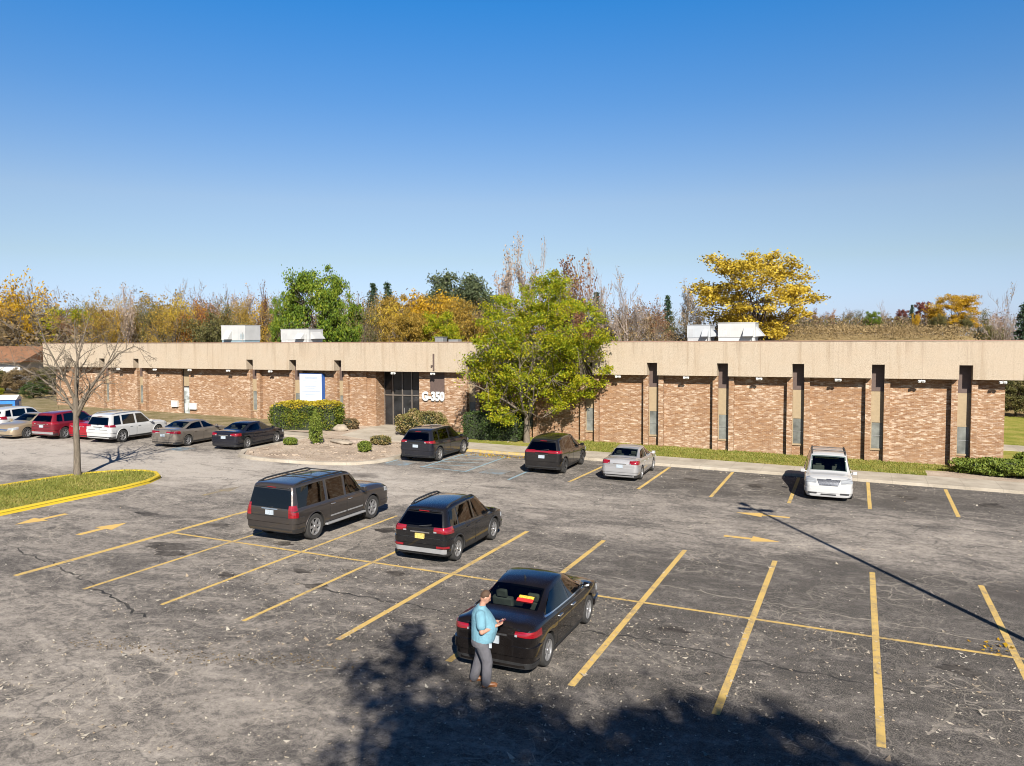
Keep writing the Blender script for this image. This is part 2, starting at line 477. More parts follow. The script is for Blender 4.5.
# ================================================================== vehicles
# columns along the body: (x at belt, x at roof, belt z, top z, half width, top half width, underside z)
STY = {
'suv': dict(cols=[(-.500,-.430,.635,.925,.84,.64,.30),(-.484,-.415,.64,.945,.94,.69,.26),(-.440,-.385,.64,.960,1,.71,.23),(-.30,-.28,.63,.988,1,.73,.21),
  (-.10,-.10,.615,1.0,1,.735,.21),(.03,.02,.60,.988,1,.73,.21),(.14,.085,.59,.95,1,.71,.21),(.275,.25,.585,.625,1,.80,.21),(.37,.37,.56,.59,.99,.76,.21),
  (.44,.44,.51,.53,.95,.7,.22),(.48,.48,.42,.44,.87,.62,.24),(.50,.50,.36,.375,.76,.55,.27)],
  side=[((-.425,-.325),(-.385,-.315)),((-.30,-.075),(-.285,-.075)),((-.045,.215),(-.045,.07))], doors=[(-.215,-.062),(-.055,.205)]),
'xl': dict(cols=[(-.500,-.472,.575,.95,.90,.74,.42),(-.488,-.466,.585,.968,.965,.765,.38),(-.46,-.45,.59,.982,1,.785,.34),(-.2,-.2,.59,1,1,.80,.31),
  (.0,.0,.59,.997,1,.795,.31),(.115,.085,.585,.965,1,.78,.31),(.215,.198,.585,.64,1,.85,.31),(.36,.36,.575,.625,.99,.83,.31),
  (.455,.455,.55,.59,.97,.79,.32),(.488,.488,.48,.52,.90,.72,.34),(.5,.5,.40,.42,.82,.6,.38)],
  side=[((-.455,-.205),(-.445,-.205)),((-.175,-.02),(-.175,-.02)),((.005,.175),(.005,.07))], doors=[(-.17,-.004),(.003,.175)]),
'jeep': dict(cols=[(-.500,-.452,.60,.94,.87,.68,.32),(-.487,-.442,.605,.96,.955,.72,.28),(-.450,-.420,.61,.975,1,.735,.25),(-.30,-.29,.605,.995,1,.755,.23),
  (-.10,-.10,.60,1.0,1,.76,.23),(.03,.03,.595,.99,1,.755,.23),(.13,.08,.59,.955,1,.735,.23),(.235,.213,.59,.635,1,.82,.23),(.36,.36,.575,.615,.99,.80,.23),
  (.45,.45,.545,.575,.965,.76,.24),(.485,.485,.47,.50,.90,.68,.26),(.5,.5,.38,.40,.81,.6,.3)],
  side=[((-.435,-.315),(-.40,-.31)),((-.29,-.085),(-.28,-.085)),((-.055,.17),(-.055,.055))], doors=[(-.215,-.072),(-.065,.17)]),
'van': dict(cols=[(-.500,-.465,.58,.945,.86,.70,.2),(-.485,-.452,.58,.965,.95,.74,.17),(-.45,-.42,.575,.985,1,.76,.13),(-.2,-.2,.57,1,1,.775,.12),
  (.0,.0,.56,.995,1,.77,.12),(.125,.085,.55,.96,1,.75,.12),(.315,.285,.545,.60,1,.82,.12),(.39,.39,.53,.575,.985,.79,.15),
  (.45,.45,.50,.535,.95,.75,.16),(.484,.484,.45,.475,.87,.68,.17),(.499,.499,.37,.39,.78,.58,.18)],
  side=[((-.455,-.26),(-.425,-.255)),((-.235,-.01),(-.23,-.01)),((.02,.255),(.02,.065))], doors=[(-.22,-.003),(.004,.22)]),
'sedan': dict(cols=[(-.500,-.490,.60,.665,.80,.64,.22),(-.485,-.475,.66,.705,.92,.72,.18),(-.44,-.44,.68,.72,.985,.77,.15),(-.36,-.345,.68,.735,1,.78,.14),
  (-.25,-.175,.67,.95,1,.655,.14),(-.13,-.09,.66,.990,1,.675,.14),(.0,.0,.65,1,1,.68,.14),(.10,.065,.645,.968,1,.665,.14),(.255,.232,.635,.685,1,.80,.14),
  (.36,.36,.605,.64,.985,.77,.14),(.44,.44,.54,.57,.95,.71,.15),(.482,.482,.44,.47,.86,.62,.17),(.5,.5,.36,.385,.74,.5,.2)],
  side=[((-.315,-.035),(-.17,-.035)),((-.01,.20),(-.01,.045))], doors=[(-.20,-.022),(-.015,.20)]),
}

def catmull(cols, sub=3):
    """refine the station table so that roofs and bonnets read as curves, keeping the sharp stations"""
    out = []
    n = len(cols)
    for i in range(n-1):
        p0 = cols[max(0, i-1)]; p1 = cols[i]; p2 = cols[i+1]; p3 = cols[min(n-1, i+2)]
        for k in range(sub):
            t = k/sub
            row = []
            for j, (a, b, c, d) in enumerate(zip(p0, p1, p2, p3)):
                # limited tangents: no overshoot
                m1 = 0 if (b-a)*(c-b) <= 0 else math.copysign(min(abs(c-a)/2, 1.5*abs(b-a), 1.5*abs(c-b)), c-b)
                m2 = 0 if (c-b)*(d-c) <= 0 else math.copysign(min(abs(d-b)/2, 1.5*abs(c-b), 1.5*abs(d-c)), c-b)
                if i == 0: m1 = c-b
                h = (2*t**3-3*t**2+1)*b + (t**3-2*t**2+t)*m1 + (-2*t**3+3*t**2)*c + (t**3-t**2)*m2
                row.append(h)
            out.append(tuple(row))
    out.append(cols[-1])
    return out

def interp(tab, x, kx, kv):
    for a, b in zip(tab, tab[1:]):
        if a[kx] <= x <= b[kx]:
            t = (x-a[kx])/max(1e-9, b[kx]-a[kx]); return a[kv] + (b[kv]-a[kv])*t
    return tab[0][kv] if x < tab[0][kx] else tab[-1][kv]

class Car:
    def __init__(s, style, L, W, H, wb, wr, tw=.23, axle=0.0):
        s.sty = STY[style]; s.style = style; s.L = L; s.W = W; s.H = H; s.wb = wb; s.wr = wr; s.tw = tw
        s.xf = wb/2 + axle; s.xr = -wb/2 + axle
        # real stations in metres
        s.key = [(a*L, b*L, c*H, d*H, e*W/2, f*W/2, g) for a, b, c, d, e, f, g in s.sty['cols']]
        s.tab = catmull(s.key, 3)
        s.loft()
    def rows(s, c):
        xb, xt, zb, zt, w, wt, z0 = c
        wt = min(wt, w*.93)
        tall = zt - zb > .16
        d1 = min(.055, (zt-zb)*.30)
        out = [(xb, w*.78, z0), (xb, w*.92, z0+.015), (xb, w*.975, z0+.11), (xb, w*.995, z0+.45*(zb-z0)), (xb, w*1.0, zb-.16 if zb-z0 > .4 else z0+.7*(zb-z0)),
               (xb, w*.985, zb-.05), (xb, w*.945, zb)]
        k = .5
        out += [(xt, wt, zt-d1), (xt, wt*.93, zt-d1*.28), (xt, wt*.72, zt), (xt, wt*.38, zt+.014), (xt, 0, zt+.02)]
        return out
    def loft(s):
        mb = MB(); nr = None
        cols = [s.rows(c) for c in s.tab]; nr = len(cols[0])
        vs = []
        idx = []
        for r in cols:
            ring = []
            for p in r: ring.append(len(vs)); vs.append((p[0], p[1], p[2]))
            mir = []
            for p in r[:-1]: mir.append(len(vs)); vs.append((p[0], -p[1], p[2]))
            idx.append((ring, mir + [ring[-1]]))
        fs = []
        for a, b in zip(idx, idx[1:]):
            for side in (0, 1):
                A, B = a[side], b[side]
                for j in range(nr-1):
                    f = (A[j], B[j], B[j+1], A[j+1])
                    fs.append(f if side == 0 else f[::-1])
            fs.append((a[0][0], a[1][0], b[1][0], b[0][0]))
        for k, flip in ((0, False), (-1, True)):
            A, B = idx[k]
            for j in range(nr-1):
                f = (A[j], A[j+1], B[j+1], B[j]) if B[j+1] != A[j+1] else (A[j], A[j+1], B[j])
                fs.append(f[::-1] if flip else f)
        mb.add(vs, fs)
        s.mb = mb
        s.bvh = BVHTree.FromPolygons([Vector(v) for v in vs], fs, all_triangles=False)
    def zbelt(s, x): return interp(s.tab, x, 0, 2)
    def ztop(s, x): return interp(s.tab, x, 1, 3)
    def cast(s, o, d):
        d = Vector(d).normalized()
        h = s.bvh.ray_cast(Vector(o), d, 20)
        return h[0], h[1], d
    def patch(s, grid, off=.008, skirt=.03):
        """grid of (origin, direction) rays -> conformal shell lying on the body"""
        mb = MB(); nv = len(grid); nu = len(grid[0]); P = []; good = True
        for row in grid:
            for o, d in row:
                loc, nrm, dd = s.cast(o, d)
                if loc is None: return None
                if nrm.dot(dd) > 0: nrm = -nrm
                P.append((loc, nrm))
        vs = [p + (n*off) for p, n in P]; fs = []
        for i in range(nv-1):
            for j in range(nu-1):
                a = i*nu+j; fs.append((a, a+1, a+nu+1, a+nu))
        bd = [j for j in range(nu)] + [i*nu+nu-1 for i in range(1, nv)] + [(nv-1)*nu+j for j in range(nu-2, -1, -1)] + [i*nu for i in range(nv-2, 0, -1)]
        base = len(vs)
        for b in bd: vs.append(P[b][0] - P[b][1]*skirt)
        m = len(bd)
        for k in range(m):
            fs.append((bd[k], bd[(k+1) % m], base+(k+1) % m, base+k))
        mb.add(vs, fs)
        return mb
    def put(s, name, grid, mat, parent, off=.008, skirt=.03):
        mb = s.patch(grid, off, skirt)
        if mb is None: return None
        return mb.build(name, mat, parent, smooth=35)
    # ray families
    def side_grid(s, side, bot, top, nx=9, nz=4):
        g = []
        for k in range(nz):
            v = k/(nz-1); row = []
            for i in range(nx):
                u = i/(nx-1)
                xb, zb = bot(u); xt, zt = top(u)
                row.append(((xb+(xt-xb)*v, side*3, zb+(zt-zb)*v), (0, -side, 0)))
            g.append(row)
        return g
    def end_path(s, end, y_in, side_x=None, side=1, ym=.42, cross=False):
        """rays round a corner of the body: from y_in on the end face, round the corner, along the flank to side_x"""
        xe = s.L/2*end; yc = s.W/2 - ym; path = []
        n = max(2, int(abs(yc-y_in)/.12)+1)
        for i in range(n):
            y = y_in + (yc-y_in)*i/n
            path.append(((xe+end*1.5, side*y), (-end, 0)))
        cx = xe - end*ym
        for i in range(0, 13):
            a = PI/2*i/12
            d = (math.cos(a)*end, math.sin(a)*side)
            path.append(((cx+d[0]*3, side*yc+d[1]*3), (-d[0], -d[1])))
        if side_x is not None and (cx-side_x)*end > .02:
            m = max(2, int(abs(cx-side_x)/.12)+1)
            for i in range(1, m+1):
                path.append(((cx+(side_x-cx)*i/m, side*3), (0, -side)))
        return path
    def trim_path(s, path, frac0=0.0, frac1=1.0):
        n = len(path); return path[int(frac0*(n-1)):int(frac1*(n-1))+1]
    def ring_grid(s, path, z0, z1, nz=4):
        g = []
        n = len(path)
        for k in range(nz):
            row = []
            for i, (o, d) in enumerate(path):
                u = i/max(1, n-1)
                a = z0(u) if callable(z0) else z0; b = z1(u) if callable(z1) else z1
                z = a + (b-a)*k/(nz-1)
                row.append(((o[0], o[1], z), (d[0], d[1], 0)))
            g.append(row)
        return g
    def full_end(s, end, side_x, ym=.42):
        l = s.end_path(end, 0.0, side_x, 1, ym); r = s.end_path(end, 0.0, side_x, -1, ym)
        return r[::-1][:-1] + l

def wheel_mesh(wr, tw, spokes, mats):
    t = MB()
    h = tw/2; r1 = wr; rr = wr*.66
    t.lathe([(rr, -h*.82), (rr*1.06, -h), (r1*.93, -h), (r1*.985, -h*.8), (r1, -h*.45), (r1, h*.45), (r1*.985, h*.8), (r1*.93, h), (rr*1.06, h), (rr, h*.82), (rr, -h*.82)], 28)
    tyre = t.mesh('tyre_mesh', mats[0])
    r = MB()
    r.lathe([(rr*1.0, h*.80), (rr*1.0, h*.95), (rr*.90, h*.92), (rr*.86, h*.55), (rr*.86, -h*.8), (rr*1.0, -h*.8), (rr, h*.80)], 28, mi=0)
    r.lathe([(0, h*.30), (rr*.86, h*.30)], 24, mi=1)                       # dark brake and drum behind the spokes
    r.lathe([(0, h*.95), (rr*.15, h*.93), (rr*.2, h*.75), (rr*.2, h*.35)], 14, mi=0)
    for k in range(spokes):
        a = 2*PI*k/spokes
        Mx = Matrix.Rotation(a, 4, 'Y') @ Matrix.Translation((rr*.53, h*.74, 0))
        r.obox(Mx, rr*.76, h*.22, rr*(.30 if spokes < 7 else .2))
    rim = r.mesh('rim_mesh', [mats[1], mats[2]])
    for me in (tyre, rim): shade(me, 40)
    return tyre, rim

def make_car(label, cat, name, style, L, W, H, wb, wr, color, loc, heading, *, group='cars in the parking lot', tail='corner', tailz=(.56, .68), rails=False,
             spokes=5, trim=None, plate='plate', axle=0.0, bumper=None, mirror=None, rimmat='alloy', glassmat='carglass', cladding=False, chrome_line=False,
             head=True, tail_in=None, steer=0.0, antenna=False, roofbars=False, face=False, wagon_glass=None, tail_side=None):
    c = Car(style, L, W, H, wb, wr, axle=axle)
    gzl = gz(loc[0])
    root = thing(name, label, cat, (loc[0], loc[1], gzl+.007), R(heading), group, tilt=True)
    body = c.mb.build('body', [color, M['wellblack']], root, bevel=.022, seg=2)
    # wheel wells, a hollow cabin and real window openings are cut out one after the other
    save = root.location.copy(), root.rotation_euler.copy()
    root.location = (0, 0, 0); root.rotation_euler = (0, 0, 0)
    bpy.context.view_layer.update()
    bake(body)
    def volume(me):
        b_ = bmesh.new(); b_.from_mesh(me); v = b_.calc_volume(); b_.free(); return v
    def cutter(mb, mat):
        keep = body.data.copy(); v0 = volume(keep); src = list(mb.v); r = random.Random(len(src)+int(L*1000))
        for att in range(9):
            if att:
                q = .0035*att; o = Vector((r.uniform(-q, q), r.uniform(-q, q), r.uniform(-q, q))); f = 1+r.uniform(-.002, .002)*att
                mb.v = [(x*f+o.x, y*f+o.y, z*f+o.z) for x, y, z in src]
            k = mb.build('cut', mat)
            b = body.modifiers.new('cut', 'BOOLEAN'); b.operation = 'DIFFERENCE'; b.object = k; b.solver = 'EXACT' if att < 7 else 'FAST'; b.material_mode = 'TRANSFER' if att < 7 else 'INDEX'
            bake(body)
            me = k.data; bpy.data.objects.remove(k); bpy.data.meshes.remove(me)
            bad = any(v.co.x < -L/2-.05 or v.co.x > L/2+.05 or abs(v.co.y) > W/2+.05 or v.co.z > c.ztop(v.co.x)+.09 for v in body.data.vertices)
            v1 = volume(body.data)
            if not bad and len(body.data.polygons) > 300 and v0*.45 < v1 < v0-1e-5: return True
            body.data = keep.copy()
        print('CUT FAILED', label, len(src)); return False
    for x in (c.xf, c.xr):
        for sd in (1, -1):
            m = MB(); m.lathe([(0, -.18), (wr+.055, -.18), (wr+.055, .18), (0, .18)], 26, c=(x, sd*(W/2-.10), wr), mi=0)
            cutter(m, M['wellblack'])
    # hollow cabin behind real window openings
    keys = c.key
    hi = max(i for i, k in enumerate(keys) if k[3] > .93*H); lo_ = min(i for i, k in enumerate(keys) if k[3] > .93*H)
    A, B = keys[hi], keys[hi+1]
    secs = []
    def sec(xb, xt, zb_, zt_, wb_, wt_): secs.append([(xb, wb_, zb_), (xt, wt_, zt_), (xt, -wt_, zt_), (xb, -wb_, zb_)])
    drop = .16
    if style == 'sedan':
        T = keys[lo_-1]; sec(T[1]+.10, T[1]+.16, T[3]-.10-drop*.3, T[3]-.055, T[5]-.10, T[5]-.16)
    else:
        T = keys[0]; sec(T[0]+.09, T[1]+.10, T[2]-.02, T[3]-.09, T[4]*.90-.06, T[5]-.07)
    for k in keys[lo_ if style == 'sedan' else 2:hi+1]:
        sec(k[0] if style == 'sedan' or k is not keys[2] else k[0], k[1], k[2]-drop*(1 if style == 'sedan' else .6), k[3]-.055, k[4]*.945-.075, k[5]-.055)
    sec(B[0]-.10, B[1]-.14, B[2]-drop*.5, B[3]-.05, B[4]*.945-.09, B[5]-.12)
    m = MB(); vs = [p for q in secs for p in q]; fs = [(0, 1, 2, 3), tuple(len(vs)-4+i for i in (3, 2, 1, 0))]
    for i in range(len(secs)-1):
        for k in range(4): fs.append((4*i+k, 4*i+4+k, 4*i+4+(k+1) % 4, 4*i+(k+1) % 4))
    m.add(vs, fs); cutter(m, M['cabin'])
    for (b0, b1), (t0, t1) in c.sty['side']:
        m = MB(); P4 = []
        for u in (0, 1): x = L*(b0+(b1-b0)*u); P4.append((x+(.015 if u == 0 else -.015), c.zbelt(x)+.05))
        for u in (1, 0): x = L*(t0+(t1-t0)*u); P4.append((x+(.015 if u == 0 else -.015), c.ztop(x)-.12))
        m.add([(x, -W, z) for x, z in P4]+[(x, W, z) for x, z in P4], [(0, 1, 2, 3), (7, 6, 5, 4)]+[(i, 4+i, 4+(i+1) % 4, (i+1) % 4) for i in range(4)]); cutter(m, M['cabin'])
    def screen_cut(p, q, t0, t1, sc_, dx):
        r4 = []
        for t_ in (t0, t1):
            x = p[1]+(q[1]-p[1])*t_; z = p[3]+(q[3]-p[3])*t_; w = (p[5]+(q[5]-p[5])*t_)*sc_
            r4 += [(x, w, z), (x, -w, z)]
        r4 = [r4[0], r4[1], r4[3], r4[2]]
        m = MB(); m.add([(x-dx*(.22), y*(1), z+.163) for x, y, z in r4]+[(x+dx*(.30), y*(.99), z-.22) for x, y, z in r4], [(0, 1, 2, 3), (7, 6, 5, 4)]+[(i, 4+i, 4+(i+1) % 4, (i+1) % 4) for i in range(4)]); cutter(m, M['cabin'])
    screen_cut(B, A, .14, .88, .88, -1)
    if style == 'sedan': screen_cut(keys[3], keys[4], .14, .88, .87, 1)
    else:
        zb0, zt0 = keys[0][2]+.08, keys[0][3]-.13; w0, w1 = keys[0][4]*.86, keys[0][5]*.90
        m = MB(); r4 = [(w0, zb0), (-w0, zb0), (-w1, zt0), (w1, zt0)]
        m.add([(-L/2-.317, y, z) for y, z in r4]+[(keys[2][1]+.213, y*(.97), z+.004*.3) for y, z in r4], [(0, 1, 2, 3), (7, 6, 5, 4)]+[(i, 4+i, 4+(i+1) % 4, (i+1) % 4) for i in range(4)]); cutter(m, M['cabin'])
    root.location, root.rotation_euler = save
    shade(body.data, 46)
    # seats seen through the glass
    zbm = c.zbelt(0)
    rows_ = [(.02*L, .48), (-.19*L, .48)] if style == 'sedan' else [(.02*L, .5), (-.17*L, .5)]
    for xs_, wd_ in rows_:
        for sd in (1, -1):
            Mx = Matrix.Translation((xs_, sd*W*.205, zbm-.08)) @ Matrix.Rotation(R(-14), 4, 'Y')
            sb = MB(); sb.obox(Mx, .13, wd_, .50); sb.obox(Mx @ Matrix.Translation((-.03, 0, .35)), .09, .26, .19)
            sb.build('seat', M['seat'], root, bevel=.035, smooth=50)
    sb = MB(); sb.lathe([(.165, -.015), (.185, 0), (.165, .015), (.15, 0), (.165, -.015)], 16, 'X'); wheel_ = sb.build('steering_wheel', M['blackplastic'], root, smooth=60)
    wheel_.location = (.125*L, W*.205, c.zbelt(.12*L)-.03); wheel_.rotation_euler = (0, R(-22), 0)
    # wheels
    tyre, rim = wheel_mesh(wr, .235, spokes, (M['rubber'], M[rimmat], M['wellblack']))
    for x in (c.xf, c.xr):
        for sd in (1, -1):
            w = link('wheel', tyre, root); w.location = (x, sd*(W/2-.125), wr)
            if x > 0: w.rotation_euler = (0, 0, R(steer))
            rm = link('rim', rim, w)
            if sd < 0: rm.rotation_euler = (0, 0, PI)
    # side glass
    for sd in (1, -1):
        for (b0, b1), (t0, t1) in c.sty['side']:
            bot = lambda u: (L*(b0+(b1-b0)*u), c.zbelt(L*(b0+(b1-b0)*u))+.035)
            def top(u):
                x = L*(t0+(t1-t0)*u); return (x, c.ztop(x)-.105)
            c.put('window', c.side_grid(sd, bot, top), M['tint_light' if (style == 'sedan' or b1 > .1) else 'tint_dark'], root, .004, .012)
            if chrome_line:
                bt2 = lambda u: (L*(b0-.012+(b1-b0+.024)*u), c.zbelt(L*(b0-.012+(b1-b0+.024)*u))+.012)
                tp2 = lambda u: (L*(b0-.012+(b1-b0+.024)*u), c.zbelt(L*(b0-.012+(b1-b0+.024)*u))+.036)
                c.put('chrome_strip', c.side_grid(sd, bt2, tp2, 8, 2), M['chrome'], root, .011)
        zs = c.key[4][6]+.15
        for d0, d1 in c.sty['doors']:
            x0 = max(L*d0, c.xr+wr+.10); x1 = min(L*d1, c.xf-wr-.10)
            bot = lambda u: (x0+(x1-x0)*u, zs)
            top = lambda u: (x0+(x1-x0)*u, c.zbelt(x0+(x1-x0)*u)-.015)
            gp = lambda u: (x0-.014+(x1-x0+.028)*u, zs-.014)
            gq = lambda u: (x0-.014+(x1-x0+.028)*u, c.zbelt(x0+(x1-x0)*u)+.0)
            c.put('door_gap', c.side_grid(sd, gp, gq, 7, 7), M['wellblack'], root, .0015, .01)
            dr = c.put('door', c.side_grid(sd, bot, top, 7, 7), color, root, .006, .02)
            if dr:
                hx = x0+.16; hz = c.zbelt(hx)-.13
                loc_, n_, _ = c.cast((hx, sd*3, hz), (0, -sd, 0))
                if loc_:
                    hb = MB().box(hx-.10, hx+.10, loc_.y-.02, loc_.y+.035 if sd > 0 else loc_.y+.02, hz-.018, hz+.018)
                    if sd < 0: hb = MB().box(hx-.10, hx+.10, loc_.y-.035, loc_.y+.02, hz-.018, hz+.018)
                    hb.build('handle', color if not chrome_line and style != 'xl' else M['chrome'], dr, bevel=.008)
            if cladding or style == 'xl':
                bo = lambda u: (x0+.03+(x1-x0-.06)*u, .60 if style == 'xl' else .30); tp = lambda u: (x0+.03+(x1-x0-.06)*u, .645 if style == 'xl' else .42)
                c.put('side_moulding', c.side_grid(sd, bo, tp, 5, 2), M['greyplastic'] if style == 'xl' else M['blackplastic'], root, .02)
        # sill
        zl = c.key[4][6]+.045
        bo = lambda u: (c.xr+wr+.08+(wb-2*wr-.16)*u, zl); tp = lambda u: (c.xr+wr+.08+(wb-2*wr-.16)*u, zl+.085)
        c.put('sill', c.side_grid(sd, bo, tp, 6, 2), M['blackplastic'], root, .012)
        if style == 'xl':
            x0, x1 = c.xr+wr+.12, c.xf-wr-.12
            MB().box(x0, x1, sd*(W/2-.10), sd*(W/2+.08), .36, .43).build('running_board', M['greyplastic'], root, bevel=.02)
        # arch lips follow the flank round each wheel
        if style in ('suv', 'xl', 'jeep'):
            for xw in (c.xf, c.xr):
                pts = []
                for q in range(13):
                    a = PI*(-.04+1.08*q/12); x_, z_ = xw+(wr+.075)*math.cos(a), wr+(wr+.075)*math.sin(a)
                    hit = c.cast((x_, sd*3, max(z_, c.key[4][6]+.03)), (0, -sd, 0))[0]
                    if hit is not None: pts.append((x_, hit.y+sd*.004, max(z_, c.key[4][6]+.03)))
                if len(pts) > 4: MB().tube(pts, .026 if cladding else .018, 6).build('arch_lip', M['blackplastic'] if cladding else color, root, smooth=60)
        # mirrors
        xm = L*(c.sty['side'][-1][0][1])-.05; zm = c.zbelt(xm)+.06
        mm = Matrix.Translation((xm, sd*(W/2+.075), zm+.035)) @ Matrix.Rotation(R(sd*12), 4, 'Z')
        mb = MB().obox(mm, .12, .17, .14); mb.tube([(xm, sd*(W/2-.10), zm), (xm, sd*(W/2+.06), zm+.02)], .03, 6)
        mb.build('mirror', mirror or color, root, bevel=.03, smooth=40)
        # roof rails
        if rails:
            xs = [c.key[2][1]+.05 + (c.key[-6 if style != 'sedan' else -7][1]-.10-c.key[2][1]-.05)*i/8 for i in range(9)]
            pts = []
            for i, x in enumerate(xs):
                y = interp(c.tab, x, 1, 5)-.06; z = c.ztop(x)+(.035 if 0 < i < 8 else -.02)
                pts.append((x, sd*y, z))
            MB().tube(pts, .030, 6).build('roof_rail', M['blackplastic'] if rails == 'black' else M['greyplastic'], root, smooth=50)
    if roofbars:
        for x in (-.24*L, -.02*L):
            y = interp(c.tab, x, 1, 5)-.06
            MB().box(x-.03, x+.03, -y, y, c.ztop(x)+.045, c.ztop(x)+.07).build('roof_bar', M['blackplastic'] if rails == 'black' else M['greyplastic'], root, bevel=.008)
    # windscreens
    ih = -6 if style in ('suv',) else -6
    keys = c.key
    hi = max(i for i, k in enumerate(keys) if k[3] > .93*H); A = keys[hi]; B = keys[hi+1]
    def screen(p, q, d, t0, t1, sc_=.93, nm='windshield', n=5):
        g = []
        for k in range(n):
            t = t0+(t1-t0)*k/(n-1)
            x = p[1]+(q[1]-p[1])*t; z = p[3]+(q[3]-p[3])*t; w = (p[5]+(q[5]-p[5])*t)*sc_
            g.append([((x-3*d[0], w*(-1+2*i/10), z-3*d[2]+.02), d) for i in range(11)])
        return c.put(nm, g, M['tint_light'], root, .005, .012)
    screen(B, A, (-1, 0, -.8), .10, .93)
    if style == 'sedan':
        rg = screen(keys[3], keys[4], (1, 0, -.9), .10, .93, .92, 'rear_window')
    else:
        zb, zt = keys[0][2]+.05, keys[0][3]-.10
        wb_, wt_ = keys[0][4]*.93, keys[0][5]*.99
        g = []
        for k in range(5):
            t = k/4; w = wb_+(wt_-wb_)*t
            g.append([((-L, w*(-1+2*i/10), zb+(zt-zb)*t), (1, 0, 0)) for i in range(11)])
        rg = c.put('rear_window', g, M['tint_dark'], root, .008, .012)
        for zz in (zb-.06,):
            g = [[((-L, y, z), (1, 0, 0)) for y in [keys[0][4]*.86*(-1+2*i/8) for i in range(9)]] for z in (zz-.30 if False else .46*H-.006, .46*H+.010)]
            c.put('tailgate_gap', g, M['wellblack'], root, .004, .01)
        MB().box(keys[0][1]-.045, keys[1][1]+.10, -keys[0][5]*.92, keys[0][5]*.92, keys[0][3]-.055, keys[0][3]-.012).build('spoiler', color, root, bevel=.018, smooth=40)
        MB().box(keys[0][1]-.055, keys[0][1]-.02, -.17, .17, keys[0][3]-.045, keys[0][3]-.02).build('brake_light', M['redlens'], root)
        # wiper
        MB().tube([(-L/2-.02, .02, zb+.0), (keys[0][0]*.975-.0, -.36, zb+.05)], .012, 5).build('rear_wiper', M['blackplastic'], root)
    # tail lights
    z0, z1 = tailz[0]*H, tailz[1]*H
    for sd in (1, -1):
        if tail == 'tall':
            p = c.end_path(-1, W/2-.25, -L/2+.10, sd, .20)
        elif tail == 'bar':
            p = c.end_path(-1, W/2-.62, -L/2+.30, sd, .40)
        else:
            p = c.end_path(-1, (W/2-.46) if tail_in is None else tail_in, -L/2+(.30 if tail_side is None else tail_side), sd, .42)
        zz0 = z0 if tail != 'corner' else (lambda u: z0+.05*(1-u))
        zz1 = z1 if tail != 'corner' else (lambda u: z1-.02*(1-u))
        tl = c.put('taillight', c.ring_grid(p, zz0, zz1, 4), M['redlens'], root, .013)
        if tail in ('corner',) and tl is not None:
            q = p[:4]
            c.put('reverse_lamp', c.ring_grid(q, z0+.03, z0+.075, 2), M['clearlens'], tl, .018)
    if tail == 'bar':
        p = c.end_path(-1, 0.0, None, 1, .62)[:4]; pr = c.end_path(-1, 0.0, None, -1, .62)[:4]
        c.put('light_bar', c.ring_grid(pr[::-1][:-1]+p, z0+.025, z1-.025, 3), M['redlens'], root, .012)
    # bumpers, grille, plate
    bm_ = bumper or color
    fr = c.full_end(-1, c.xr-wr-.13, .40)
    zr0 = c.key[0][6]+.03
    c.put('rear_bumper', c.ring_grid(fr, .36*H if style != 'sedan' else .30*H, .455*H if style != 'sedan' else .43*H, 3), bm_, root, .030, .06)
    if trim:
        c.put('bumper_trim', c.ring_grid(c.trim_path(fr, .2, .8), zr0+.02, zr0+.15, 3), M[trim], root, .022)
    c.put('rear_valance', c.ring_grid(fr, c.key[2][6]+.055, zr0+.07, 2), M['blackplastic'], root, .012)
    for sd in ((1, -1) if trim else ()):
        q = c.end_path(-1, W/2-.36, None, sd, .30)[:-4]
        c.put('reflector', c.ring_grid(q, .30*H, .335*H, 2), M['redlens'], root, .034)
    zp = .49*H if style != 'sedan' else .49*H
    if style == 'xl': zp = .52*H
    if plate:
        g = [[((-L, y, z), (1, 0, 0)) for y in (-.155, -.05, .05, .155)] for z in (zp-.075, zp+.075)]
        c.put('license_plate', g, M[plate], root, .034)
    g = [[((-L, y, z), (1, 0, 0)) for y in (-.32, -.1, .1, .32)] for z in (zp+.10, zp+.135)]
    c.put('tailgate_strip', g, M['chrome'] if (trim or style in ('xl', 'sedan')) else M['blackplastic'], root, .018)
    ff = c.full_end(1, c.xf+wr+.13, .42)
    c.put('front_bumper', c.ring_grid(ff, .20*H, .30*H, 3), color if not bumper else bumper, root, .028, .06)
    if not face: c.put('front_valance', c.ring_grid(c.trim_path(ff, .22, .78), c.key[2][6]+.07, .19*H, 2), M['blackplastic'], root, .012)
    else: c.put('lower_intake', [[((L, y, z), (-1, 0, 0)) for y in (-.3, -.15, 0, .15, .3)] for z in (.27, .31)], M['blackplastic'], root, .035)
    if head:
        for sd in (1, -1):
            p = c.end_path(1, W/2-.50, L/2-.42, sd, .42)
            zn = c.key[-2][2]
            c.put('headlight', c.ring_grid(p, (lambda u: zn-.09+.06*u) if not face else (lambda u: zn-.05+.05*u), (lambda u: zn+.03+.09*u) if not face else (lambda u: zn+.10+.07*u), 4), M['clearlens'], root, .016)
            if face:
                q = c.end_path(1, W/2-.52, None, sd, .42)[:7]
                c.put('fog_lamp', c.ring_grid(q, .31, .37, 2), M['blackplastic'], root, .035)
        gh = .125 if face else .095
        g = [[((L, y*(1-.22*(1-k/4)), .325*H + (.055*H if face else 0) + k/4*gh*H), (-1, 0, 0)) for y in (-.47, -.35, -.23, -.11, 0, .11, .23, .35, .47)] for k in range(5)]
        gr = c.put('grille', g, M['chrome'] if not face else M['grille'], root, .024)
